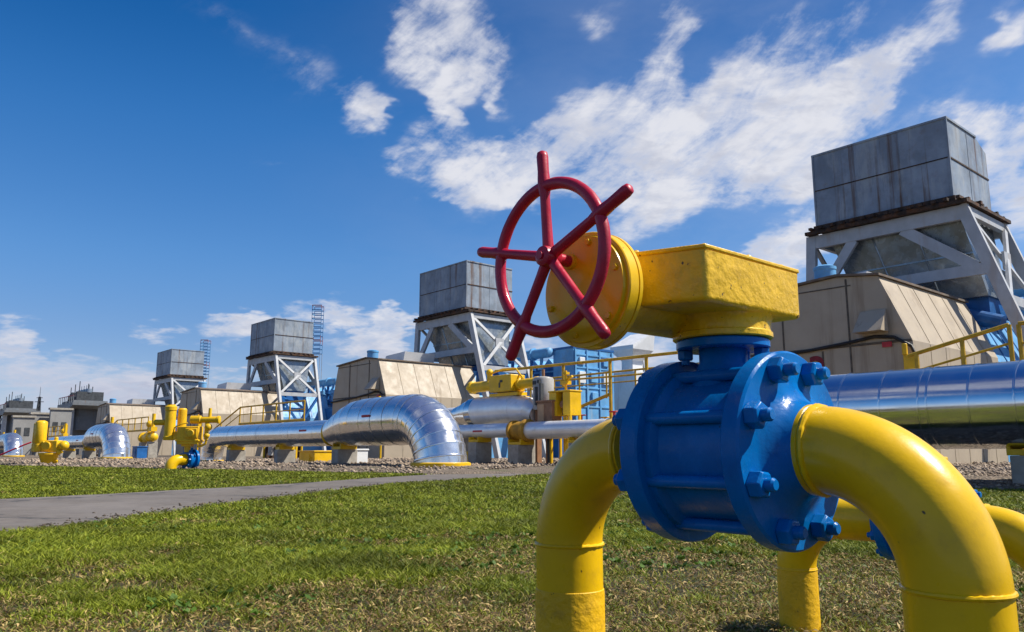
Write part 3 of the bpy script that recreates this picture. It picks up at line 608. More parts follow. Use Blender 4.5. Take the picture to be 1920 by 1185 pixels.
# second, lower bypass valve behind
BX, BY, BZ, BL = -1.27, 2.19, .318, .66
gas_pipe('low yellow gas pipe standing in the grass behind the right side of the blue valve', BX, BY, BZ, 1, lower_step=.175, neck=.12)
gas_pipe('yellow pipe elbow at the right edge, behind the large bend', BX+BL, BY, BZ, -1, neck=.03)
v2 = thing('flanged_valve', 'small blue flanged valve mostly hidden behind the yellow bend', 'valve', W(BX+BL/2+.045, BY, 0))
m = MB(); m.lathe((-.10, 0, BZ), (1, 0, 0), [(0, .07), (.04, .085), (.16, .085), (.2, .07)], 48); m.lathe((0, 0, BZ+.06), (0, 0, 1), [(0, .04), (.09, .035)], 28); m.build('valve_body', 'blue', v2)
for s in (-1, 1):
    f = MB(); f.lathe((s*.075, 0, BZ), (s, 0, 0), [(0, .098), (.002, .10), (.022, .10), (.024, .098), (.03, .068), (.05, .056), (.055, .0555)], 64); fo = f.build('flange', 'blue', v2, smooth=28)
    for k in range(8):
        a = R(22.5+45*k); n_ = MB(); q = (s*.099, .083*math.cos(a), BZ+.083*math.sin(a)); nut(n_, q, (s, 0, 0), af=.024, h=.014); n_.cyl(q, (s*.122, q[1], q[2]), .007); n_.build('nut', 'blue', fo, bevel=.001, smooth=25)
m = MB(); m.bx(-.05, .05, -.04, .04, BZ+.15, BZ+.17); m.cyl((0, 0, BZ+.15), (0, 0, BZ+.19), .02); m.build('stem_cap', 'yellow', v2, bevel=.004)

# ================================================================== LARGE CLAD PIPELINES
PY = 12.8
def pipeline(label, X, group='silver pipelines with ground elbows', loc=None):
    """elbow out of the ground, horizontal leg, flat bottomed reducer, thinner pipe, elbow back into the ground"""
    t = thing('clad_pipeline', label, 'pipeline', W(X, PY), group=group)
    r, zc, rb = .71, 1.41, 1.34
    m = MB()
    pts = [(0, 0, -.05), (0, 0, .10)] + [(-rb+rb*math.cos(R(a)), 0, zc-rb+rb*math.sin(R(a))) for a in range(10, 91, 10)] + [(-1.95, 0, zc), (-2.6, 0, zc), (-3.25, 0, zc), (-3.9, 0, zc)]
    rad = [r]*len(pts)
    m.clad(pts, rad, 72, jit=.009, tilt=.007, band=.03); m.build('ground_elbow', 'alu_soft', t, smooth=40)
    m = MB(); zr = .70+.42
    m.clad([(-3.9, 0, zc), (-4.4, 0, .70+.685), (-4.9, 0, .70+.62), (-5.45, 0, .70+.525), (-6.0, 0, zr)], [r, .685, .62, .525, .425], 72, jit=.002, tilt=.001, band=.015)
    m.build('reducer', 'alu_soft', t, smooth=40)
    m = MB(); xs = [-6.0, -6.7, -7.6, -8.5, -9.4, -10.3, -11.2, -12.1, -13.0, -13.9, -14.8, -15.6]
    pts = [(x, 0, zr) for x in xs] + [(-15.6-.85*math.sin(R(a)), 0, zr-.85+.85*math.cos(R(a))) for a in range(18, 91, 18)] + [(-16.45, 0, .0)]
    m.clad(pts, [.425]*len(pts), 60, jit=.006, tilt=.010, band=.02); m.build('thin_pipe', 'alu_soft', t, smooth=40)
    m = MB(); m.lathe((0, 0, -.05), (0, 0, 1), [(0, r+.10), (.26, r+.10), (.28, r+.04)], 56); m.build('ground_collar', 'yellow_far', t)
    m = MB(); m.lathe((-16.45, 0, -.05), (0, 0, 1), [(0, .50), (.20, .50), (.22, .45)], 40); m.build('ground_collar', 'yellow_far', t)
    m = MB(); m.lathe((-6.02, 0, zr), (1, 0, 0), [(0, .438), (.06, .445), (.10, .445), (.12, .438)], 60); m.build('joint_band', 'yellow_far', t, smooth=30)
    m = MB(); m.bx(-3.0, -2.55, -.722, -.718, 1.5, 1.57); m.bx(-7.6, -7.1, -.43, -.426, zr+.06, zr+.12); m.build('red_marking', 'red_far', t, smooth=0)
    return t
p1 = pipeline('nearest silver pipeline, its thick elbow entering the ground beside the path', -17.7)
dup(p1, W(-17.7-PITCH, PY), 'silver pipeline elbow behind the twin yellow cylinders at left')
dup(p1, W(-17.7-2*PITCH+.2, PY), 'silver pipe elbow cut by the left edge of the photo')
dup(p1, W(-17.7-3*PITCH, PY), 'farthest silver pipeline, beyond the left edge')
t = thing('clad_pipe', 'fat mirror bright silver pipe running off the right edge behind the yellow bend', 'pipeline', W(-4, PY))
m = MB(); xs = [-4.9]; 
xs = [-4.8, -3.9, -2.95, -2.2, -1.55, -.98, -.86, -.30, .28, 1.2, 2.3, 3.4, 4.5, 5.6, 6.8, 8]
m.clad([(-5.6, 0, -.05), (-5.6, 0, .36)]+[(-4.8-.8*math.cos(R(a)), 0, .36+.8*math.sin(R(a))) for a in (15, 30, 45, 60, 75)]+[(x, 0, 1.16) for x in xs], [.615]*(len(xs)+7), 90, jit=.003, tilt=.003, band=.016); m.build('cladding', 'alu', t, smooth=40)
m = MB(); m.lathe((-5.6, 0, -.05), (0, 0, 1), [(0, .68), (.2, .68), (.22, .62)], 40); m.build('ground_collar', 'yellow_far', t)
def support(label, X, Y, zt, w=.5, cap='yellow_far', d=.7, base=.06):
    t = thing('pipe_support', label, 'support', W(X, Y, 0), group='concrete pipe supports')
    m = MB(); m.bx(-w/2, w/2, -d/2, d/2, -.05, zt-.12); m.build('concrete_block', 'concrete', t, bevel=.015)
    m = MB(); m.bx(-w*.62, w*.62, -d*.42, d*.42, zt-.117, zt-.03); m.bx(-w*.62, -w*.5, -d*.42, d*.42, zt-.03, zt+.06); m.bx(w*.5, w*.62, -d*.42, d*.42, zt-.03, zt+.06); m.build('saddle', cap, t, bevel=.006)
    return t
support('concrete block with yellow saddle under the fat silver pipe at right', -3.75, PY+.1, .57, .42)
support('second concrete block with yellow saddle, nearer the right edge', -3.2, PY+.35, .57, .30)
support('concrete support under the fat silver pipe behind the blue valve', -7.0, PY, .57)
support('pale concrete block under the reducer of the nearest silver pipeline', -23.0, PY+.05, .70, .42)
support('concrete block under the middle of the thinner silver pipe', -27.2, PY, .70, .26)
support('concrete block under the left end of the thinner silver pipe', -31.6, PY, .70, .26)
support('concrete block under the silver pipeline behind the yellow actuator', -17.7-PITCH-6, PY, .70, .35)
support('concrete block farthest along under the second silver pipeline', -17.7-PITCH-11, PY, .70, .3)

# ================================================================== YELLOW VALVE ACTUATORS ON THE GRASS EDGE
t = thing('valve_actuator', 'yellow valve actuator with vertical cylinder and side arm above a blue flange', 'actuator', (-9.59, 23.7, 0), 0)
m = MB(); m.lathe((-.50, 0, .84), (0, 0, 1), [(0, .15), (.03, .17), (.10, .17), (.12, .155), (.86, .155), (.88, .17), (.98, .17), (1.02, .12), (1.05, .12)], 32); m.build('gas_cylinder', 'yellow_far', t)
m = MB(); m.lathe((-.27, .28, .95), (0, 0, 1), [(0, .13), (.8, .13), (.84, .10)], 28); m.build('gas_cylinder', 'yellow_far', t)
m = MB(); m.bx(-.20, .42, -.18, .20, .72, 1.24); m.bx(-.24, .46, -.21, .23, .80, .86); m.bx(.05, .40, -.24, -.18, .90, 1.18); m.cyl((.22, -.24, 1.04), (.22, -.29, 1.04), .11); m.bx(-.36, -.20, -.10, .12, .85, 1.10); m.build('gear_case', 'yellow_far', t, bevel=.02)
m = MB(); m.lathe((.10, 0, 1.44), (1, 0, 0), [(0, .09), (.02, .12), (.30, .12), (.32, .095), (.78, .095), (.80, .115), (.86, .115), (.88, .05)], 28); m.cyl((.66, 0, 1.50), (.66, 0, 1.78), .05, .045); m.build('drive_arm', 'yellow_far', t)
m = MB(); m.lathe((-.64, 0, 1.36), (-1, 0, 0), [(0, .07), (.02, .085), (.30, .085), (.33, .06)], 24); m.build('side_cylinder', 'yellow_far', t)
m = MB(); m.cyl((.60, -.02, .86), (.60, -.02, 1.36), .06); m.sphere((.66, -.06, 1.22), .11); m.sphere((.62, -.05, .98), .09); m.tube([(.60, 0, .86), (.58, 0, .74), (.48, 0, .68), (.36, 0, .66)], .035); m.tube([(-.35, -.12, 1.0), (-.28, -.2, 1.2), (-.1, -.22, 1.3), (.1, -.2, 1.34)], .018); m.build('pilot_valves', 'yellow_far', t)
m = MB(); m.cyl((.06, 0, .50), (.06, 0, .73), .09); m.bx(-.08, .20, -.12, .12, .66, .73); m.build('stem_bracket', 'yellow_far', t)
t = thing('pipe_valve', 'round blue flanged valve body below the yellow actuator, low by the grass', 'valve', (-9.50, 23.8, 0), 0)
dv = Vector((.62, .78, 0)).normalized()
m = MB(); m.lathe(Vector((0, 0, .28))-dv*.10, dv, [(0, .26), (.01, .30), (.08, .30), (.09, .235), (.20, .235), (.21, .30), (.28, .30), (.29, .26)], 40); m.cyl((0, 0, .45), (0, 0, .62), .10); m.build('valve_body', 'blue', t)
for k in range(10):
    a = R(36*k); side = dv.cross(Vector((0, 0, 1))); q = Vector((0, 0, .28))+side*(.255*math.cos(a))+Vector((0, 0, .255*math.sin(a)))
    b = MB(); nut(b, q-dv*.10, -dv, af=.06, h=.05); b.build('nut', 'blue', t, smooth=25)
t = thing('bypass_pipe', 'thick yellow pipe elbow coming out of the low blue flange into the grass', 'pipe', (-9.50, 23.8, 0), 0)
m = MB(); m.tube([Vector((0, 0, .28))-dv*s_ for s_ in (.12, .2, .3)]+[Vector((0, 0, .28))-dv*(.3+.26*math.sin(R(a)))-Vector((0, 0, .26*(1-math.cos(R(a))))) for a in range(12, 91, 13)]+[Vector((0, 0, -.1))-dv*.56], .165, 32); m.build('pipe_elbow', 'yellow', t)

def twin(label, loc, rz=0., mirror=1):
    t = thing('valve_actuator', label, 'actuator', loc, rz, 'twin cylinder valve actuators')
    for (x, y, z0, h) in ((-.38, 0, .50, 1.17), (-.62, .30, .50, 1.12)):
        m = MB(); m.lathe((x, y, z0), (0, 0, 1), [(0, .17), (.03, .21), (.28, .21), (.30, .19), (.33, .19), (.36, .205), (h-.08, .205), (h-.04, .18), (h, .10)], 32); m.build('gas_cylinder', 'yellow_far', t)
    m = MB(); m.bx(-.2, .38, -.2, .2, .50, .93); m.cyl((.0, -.2, .72), (0, -.27, .72), .17); m.bx(-.18, -.08, -.26, .2, .62, .9); m.cyl((.22, 0, .9), (.22, 0, 1.06), .07); m.bx(.28, .44, -.14, .14, .55, .82); m.build('gear_case', 'yellow_far', t, bevel=.03)
    m = MB(); m.sphere((.56, -.05, .74), .18); m.cyl((.35, -.05, .74), (.56, -.05, .74), .13); m.sphere((.42, -.12, .50), .09); m.cyl((.42, -.12, .44), (.56, -.12, .52), .05); m.build('drive_head', 'yellow_far', t)
    m = MB(); m.lathe((.0, 0, -.05), (0, 0, 1), [(0, .20), (.08, .20), (.10, .23), (.42, .32), (.46, .36), (.52, .36)], 36); m.tube([(.2, 0, .02), (.34, -.05, .06), (.36, -.1, .2)], .05); m.build('pedestal', 'yellow_far', t)
    m = MB(); m.tube([(-.55, -.25, .86), (-.75, -.35, .76), (-1.2, -.45, .54), (-1.66, -.5, .32)], .028); m.build('red_lever', 'red', t)
    return t
tw = twin('yellow actuator with two upright cylinders on a tapered pedestal at left', (-17.3, 30.2, 0))
dup(tw, (-37.8, 50.5, .05), 'small twin cylinder yellow actuator at the far left edge')
dup(tw, (-45.5, 60.0, .05), 'smallest twin cylinder yellow actuator far behind at left')

# ================================================================== MIDDLE GROUP: BIG YELLOW ACTUATOR ON SILVER VALVE
MY = 18.0
t = thing('clad_valve', 'silver clad pipe rising in a mitred bend to a fat body under the yellow actuator', 'valve', W(-21, MY))
m = MB(); m.clad([(x, 0, 1.85) for x in (-5.2, -4.4, -3.6, -2.9)], [.29]*4, 40, band=.015); m.build('thin_pipe', 'alu_dull', t, smooth=40)
m = MB(); m.clad([(-2.9, 0, 1.85), (-2.6, 0, 1.87), (-2.25, 0, 1.90), (-1.9, 0, 1.92), (-1.55, 0, 1.93)], [.29, .34, .42, .50, .52], 40, band=.02); m.build('mitred_bend', 'alu', t, smooth=20)
m = MB(); m.clad([(-1.55, 0, 1.93), (-.5, 0, 1.93), (.5, 0, 1.93), (1.15, 0, 1.88), (1.45, 0, 1.75)], [.52, .52, .50, .42, .3], 44, band=.015); m.lathe((1.45, 0, 1.75), (1, 0, 0), [(0, .3), (.02, .05)], 44); m.build('valve_shell', 'alu_dull', t, smooth=40)
m = MB(); m.bx(-2.1, -1.7, -.3, .3, -.05, 1.42); m.bx(.7, 1.1, -.3, .3, -.05, 1.40); m.build('pedestal', 'concrete', t)
t = thing('valve_actuator', 'yellow box actuator with a horizontal cylinder each side on the silver valve', 'actuator', W(-21, MY, 2.46))
m = MB(); m.bx(-.58, .56, -.36, .30, .08, .66); m.build('gear_case', 'yellow_far', t, bevel=.03)
m = MB(); m.bx(-.06, .02, -.372, -.364, .22, .40); m.bx(.0, .14, -.372, -.364, .40, .48); m.build('dial_pointer', 'dark', t, smooth=0)
m = MB(); m.lathe((-.58, 0, .36), (-1, 0, 0), [(0, .16), (.05, .24), (.22, .24), (.24, .19), (1.30, .19), (1.33, .23), (1.45, .23), (1.58, .10), (1.70, .08)], 32); m.build('gas_cylinder', 'yellow_far', t)
m = MB(); m.lathe((.56, 0, .32), (1, 0, 0), [(0, .15), (.05, .2), (.15, .2), (.17, .17), (.85, .17), (.88, .2), (1.0, .2), (1.05, .1)], 32); m.build('spring_cylinder', 'yellow_far', t)
m = MB(); m.bx(-.75, .75, -.22, .22, -.06, .05); m.cyl((-.6, 0, -.3), (-.6, 0, -.02), .1); m.cyl((.5, 0, -.3), (.5, 0, -.02), .1); m.bx(-1.0, 1.0, -.1, .1, -.18, -.10); m.build('mounting_bracket', 'yellow_far', t)
m = MB(); m.cyl((-1.0, .0, .5), (-1.0, 0, .80), .10); m.sphere((-1.0, 0, .84), .13); m.tube([(-.9, 0, .8), (-.4, .1, .92), (.3, .1, .9), (.8, 0, .5)], .03); m.build('pilot_valves', 'yellow_far', t)
t = thing('clad_pipe', 'low bright silver pipe with a red stripe ending in a yellow brown flange', 'pipeline', W(-21.7, MY-.9))
m = MB(); m.clad([(x, 0, 1.20) for x in (-5.0, -3.8, -2.6, -1.4, -.2, 1.0, 2.0)], [.235]*7, 40, band=.012); m.build('cladding', 'alu_dull', t, smooth=40)
m = MB(); m.bx(.2, .7, -.242, -.238, 1.16, 1.22); m.build('red_marking', 'red_far', t, smooth=0)
m = MB(); m.lathe((2.02, 0, 1.17), (1, 0, 0), [(0, .24), (.02, .34), (.12, .34), (.13, .27), (.30, .27), (.31, .30), (.62, .30), (.63, .36), (.78, .36), (.80, .26)], 36); m.build('flange', mat('ochre_primer', (.42,.22,.02), .6, var=.25, vscale=5, dirt=(.14,.07,.02), dirt_amt=.5, dscale=8), t)
m = MB(); m.clad([(2.82, 0, 1.17), (3.8, 0, 1.17), (4.8, 0, 1.17), (6.2, 0, 1.17)], [.27]*4, 40, band=.012); m.build('cladding', 'alu_dull', t, smooth=40)
support('concrete support with yellow bracket under the low bright pipe', -21.4, MY-.9, .94, .42)
support('pale concrete support under the yellow brown flange', -19.3, MY-.9, .84, .50)
support('concrete support hidden behind the left yellow pipe of the blue valve', -16.6, MY-.9, .88, .45)
t = thing('yellow_box', 'small yellow box standing between the concrete supports', 'box', W(-22.3, MY-.6))
m = MB(); m.bx(-.3, .3, -.2, .2, .05, .52); m.build('casing', 'yellow_far', t, bevel=.02)
m = MB(); m.bx(-.36, .36, -.26, .26, -.05, .048); m.build('plinth', 'concrete', t)
t = thing('control_cabinet', 'grey upright control cabinet with rounded top beside the yellow railing', 'cabinet', W(-19.2, MY, 0))
m = MB(); m.lathe((0, 0, 1.86), (0, 0, 1), [(0, .33), (.04, .35), (1.0, .35), (1.06, .31), (1.10, .12)], 28); m.build('casing', 'grey', t)
m = MB(); m.bx(.0, .09, -.40, -.30, 2.0, 2.6); m.bx(.19, .26, -.36, -.2, 1.95, 2.7); m.bx(-.12, .02, -.38, -.3, 2.68, 2.80); m.bx(.1, .2, -.38, -.3, 2.72, 2.82); m.build('gauge_strip', 'dark', t)
m = MB(); m.cyl((0, 0, 2.95), (0, 0, 3.2), .05); m.build('vent_pipe', 'brown', t)
for sx_ in (-.25, .25):
    m = MB(); m.bx(sx_-.05, sx_+.05, -.1, .1, -.05, 1.87); m.build('leg', 'brown', t)
t = thing('junction_box', 'brown junction box on a post in front of the grey cabinet', 'box', W(-18.55, MY-.35, 0))
m = MB(); m.bx(-.34, .34, -.22, .2, 1.36, 2.06); m.bx(-.38, .38, -.25, .22, 2.062, 2.12); m.build('casing', 'brown', t, bevel=.012)
m = MB(); m.bx(-.30, -.02, -.235, -.222, 1.42, 2.0); m.build('door', mat('tan_paint', (.46,.28,.15), .6), t)
m = MB(); m.bx(-.06, .06, -.06, .06, -.05, 1.358); m.build('post', 'dark', t)
t = thing('instrument_stand', 'yellow instrument stand with open cabinet on four legs', 'stand', W(-18.0, MY-.2, 0))
m = MB(); m.bx(-.46, -.14, -.25, .25, 1.62, 2.36); m.bx(.16, .48, -.25, .25, 1.62, 2.36); m.bx(-.14, .16, .15, .25, 1.62, 2.36); m.bx(-.48, .50, -.28, .28, 2.363, 2.41); m.build('cabinet', 'yellow_far', t, bevel=.01)
m = MB(); m.lathe((.02, -.10, 1.98), (0, -1, 0), [(0, .11), (.04, .11), (.05, .09)], 24); m.bx(-.13, .15, .0, .14, 1.66, 2.3); m.build('gauge', 'brown', t)
for (x, y) in ((-.42, -.2), (.44, -.2), (-.42, .2), (.44, .2)):
    m = MB(); m.bx(x-.035, x+.035, y-.035, y+.035, -.05, 1.618); m.build('leg', 'yellow_far', t)
m = MB(); m.bar((-.42, -.2, .95), (.44, -.2, .95), .05, .05); m.bar((-.42, .2, 1.2), (.44, .2, 1.2), .05, .05); m.cyl((.0, 0, .4), (.0, 0, 1.6), .06); m.cyl((.2, -.1, .3), (.2, -.1, 1.6), .045); m.build('brace', 'yellow_far', t)
m = MB(); m.cyl((.05, 0, 2.41), (.05, 0, 3.05), .045); m.cyl((.05, 0, 2.75), (.35, 0, 2.85), .04); m.bx(-.1, .2, -.1, .1, 2.6, 2.72); m.bx(-.05, .15, -.08, .08, 2.92, 3.0); m.build('riser', 'yellow_far', t)
def handrail(label, X, Y, parts, z=0., group='yellow handrails'):
    """parts: list of polylines of (x, z) in the row direction"""
    t = thing('handrail', label, 'railing', W(X, Y, z), group=group)
    for nm, segs, r in parts:
        for pl_ in segs:
            m = MB(); m.tube([(p[0], p[2] if len(p) > 2 else 0, p[1]) for p in pl_], r, 10); m.build(nm, 'rail', t)
    return t
def walkway_rail(label, X, Y, x0, x1, z0, zt):
    n = max(2, int((x1-x0)/1.5)); ps = [[(x0+(x1-x0)*i/n, z0), (x0+(x1-x0)*i/n, zt)] for i in range(n+1)]
    return handrail(label, X, Y, [('post', ps, .035), ('top_rail', [[(x0, zt), (x1, zt)]], .04), ('mid_rail', [[(x0, zt-.42), (x1, zt-.42)]], .028)])
# unit at the centre: long level rail, tall corner post, stair stringer
t = handrail('long yellow handrail with a tall corner post left of the blue valve', -30.5, 21, [
  ('post', [[(11.55, -.1), (11.55, 3.72)], [(9.2, 2.9), (9.2, 3.73)], [(7.4, 2.9), (7.4, 3.76)], [(13.2, 2.9), (13.2, 3.72)]], .06),
  ('top_rail', [[(5.2, 3.80), (11.55, 3.72)], [(11.55, 3.72), (14.6, 3.70)]], .055), ('mid_rail', [[(5.2, 3.22), (11.55, 3.12)], [(11.55, 3.12), (14.6, 3.1)]], .035), ('stringer', [[(9.6, 2.0), (11.5, 2.5)]], .06)])
walkway_rail('yellow railing of the walkway between the blue machine and the second tower', -30.5, 23.6, 3, 15, 2.6, 3.62)
handrail('yellow stair rail climbing to the right in front of the largest beige shelter', -.0, 21, [
  ('post', [[(-6.35, -.1), (-6.35, 3.46)], [(-6.15, -.1), (-6.15, 3.44)], [(-7.4, 2.2), (-7.4, 3.22)], [(-8.5, 1.9), (-8.5, 2.98)]], .055),
  ('top_rail', [[(-8.7, 2.93), (-6.35, 3.46)], [(-6.15, 3.46), (-3.0, 3.52)]], .05), ('mid_rail', [[(-8.7, 2.5), (-6.35, 3.02)], [(-6.15, 3.0), (-3., 3.05)]], .03)])
for (k, lab) in ((2, 'yellow railing and stair in front of the third beige shelter'), (3, 'yellow railing in front of the fourth beige shelter'), (4, 'faint yellow railing in front of the farthest beige shelter')):
    x0 = -PITCH*k
    handrail(lab, x0, 22.6, [('post', [[(x, 2.4), (x, 3.62)] for x in (5.6, 7.5, 9.5, 11.5, 13.5, 15.5)]+[[(2.2, 1.4), (2.2, 2.6)]], .05), ('top_rail', [[(0.9, 2.2), (2.2, 2.6), (5.6, 3.62), (15.5, 3.62)]], .055), ('mid_rail', [[(.9, 1.7), (5.6, 3.1), (15.5, 3.1)]], .035), ('deck_edge', [[(5.6, 2.45), (15.5, 2.45)]], .09)])

# ================================================================== SHELTERS AND AIR INTAKE TOWERS (one of each per unit)
def shelter(label, loc):
    t = thing('compressor_shelter', label, 'shelter', loc, group='beige compressor shelters')
    L = 7.2
    prof = [(-5.55, .05), (-5.55, 3.9), (-4.95, 5.98), (-1.35, 6.22), (0, 6.05), (.92, 3.88), (.92, .05)]
    m = MB(); m.extr([(x, 0, z) for x, z in prof], (0, L, 0), 0)
    # end wall joints
    for x, z0, z1 in ((-1.05, .1, 6.1), (-3.4, .1, 6.0), (-2.0, .1, 3.8)): m.bx(x-.025, x+.025, -.025, .01, z0, z1, 1)
    m.bx(-5.5, .9, -.03, .01, 3.86, 3.93, 1); m.bx(-4.9, -.9, -.02, .01, 5.86, 5.9, 1)
    # joints of the sloping side
    dx, dz = .92, -2.17; nrm = Vector((2.17, 0, .92)).normalized()
    for i, y in enumerate((1.3, 2.5, 3.7, 4.9, 6.1)):
        a = Vector((.02, y, 6.0)); b_ = Vector((.90, y, 3.92)); m.bar(a+nrm*.004, b_+nrm*.004, .035, .022, 2, up=nrm)
        m.bx(.915, .93, y-.02, y+.02, .1, 3.85, 2)
    m.build('panel_wall', ['beige', 'beige_seam', 'beige_line'], t, smooth=0)
    m = MB(); m.extr([(-5.05, -.12, 5.99), (-1.36, -.12, 6.235), (.10, -.12, 6.05), (.10, -.12, 6.12), (-1.34, -.12, 6.31), (-5.05, -.12, 6.07)], (0, L+.2, 0)); m.build('roof_edge', 'roof', t, smooth=0)
    m = MB(); m.extr([(-.62, -.02, 4.15), (.22, -.02, 4.15), (.18, -.02, 4.95), (-.55, -.02, 4.95)], (0, -.03, 0))
    vs = [(-.62, -.05, 4.95), (.20, -.05, 4.95), (-.66, -.62, 4.22), (.24, -.62, 4.22), (-.66, -.05, 4.22), (.24, -.05, 4.22)]
    m.add(vs, [(0, 2, 3, 1), (0, 4, 2), (1, 3, 5), (2, 4, 5, 3)]); m.build('vent_hood', 'beige', t, smooth=0)
    for (x, y, s) in ((-2.2, .9, .36),):
        m = MB(); m.lathe((x, y, 6.1), (0, 0, 1), [(0, s), (.62, s), (.64, s*1.06), (.74, s*1.06), (.80, s*.7)], 28); m.build('roof_vent', 'sky_blue', t)
    m = MB(); m.tube([(-5.6, -.08, 3.70), (-4, -.08, 3.78), (-2.5, -.08, 3.86), (-1, -.08, 4.0), (-.2, -.08, 4.1), (.4, -.1, 4.02), (.9, -.1, 3.7), (1.05, -.1, 3.3), (1.05, -.1, 2.6)], .055, 8); m.build('cable', 'black', t)
    m = MB(); m.bx(.0, .30, -.06, -.03, 3.74, 3.90, 0); m.build('warning_plate', 'red_far', t)
    m = MB(); m.cyl((.98, -.3, .1), (.98, -.3, 3.3), .06); m.bx(.75, 1.1, -.4, -.12, 2.3, 3.4); m.cyl((.8, -.35, 3.4), (.8, -.35, 3.75), .08); m.build('corner_fittings', 'yellow_far', t, bevel=.02)
    m = MB(); m.extr([(-4.3, 3.0, 6.2), (-1.9, 3.0, 6.25), (-1.7, 3.0, 6.95), (-4.0, 3.0, 6.85)], (0, 2.4, 0)); m.build('roof_hood', 'white', t)
    # blue rear module under the tower
    m = MB(); p2 = [(x*.985+.02, z*.965) for x, z in prof]; m.extr([(x, L+.004, z) for x, z in p2], (0, 5.2, 0))
    for y in (L+1.0, L+2.1, L+3.3, L+4.3): m.bar(Vector((.03, y, 5.78))+nrm*.01, Vector((.9, y, 3.8))+nrm*.01, .08, .04, 1, up=nrm)
    m.bx(.935, .96, L+.1, L+5.1, 2.4, 2.5, 1)
    m.build('rear_module', ['sky_blue', 'deep_blue'], t, smooth=0)
    return t
s0 = shelter('largest beige shelter with sloping panelled side, right behind the blue valve', W(-11.15, 25.1))
for k, lab in ((1, 'beige shelter in the centre behind the thick silver elbow'), (2, 'beige shelter behind the yellow actuator and blue flange'), (3, 'small beige shelter right of the dark old platform tower'), ):
    dup(s0, W(-11.15-PITCH*k, 25.1+.3*k), lab)

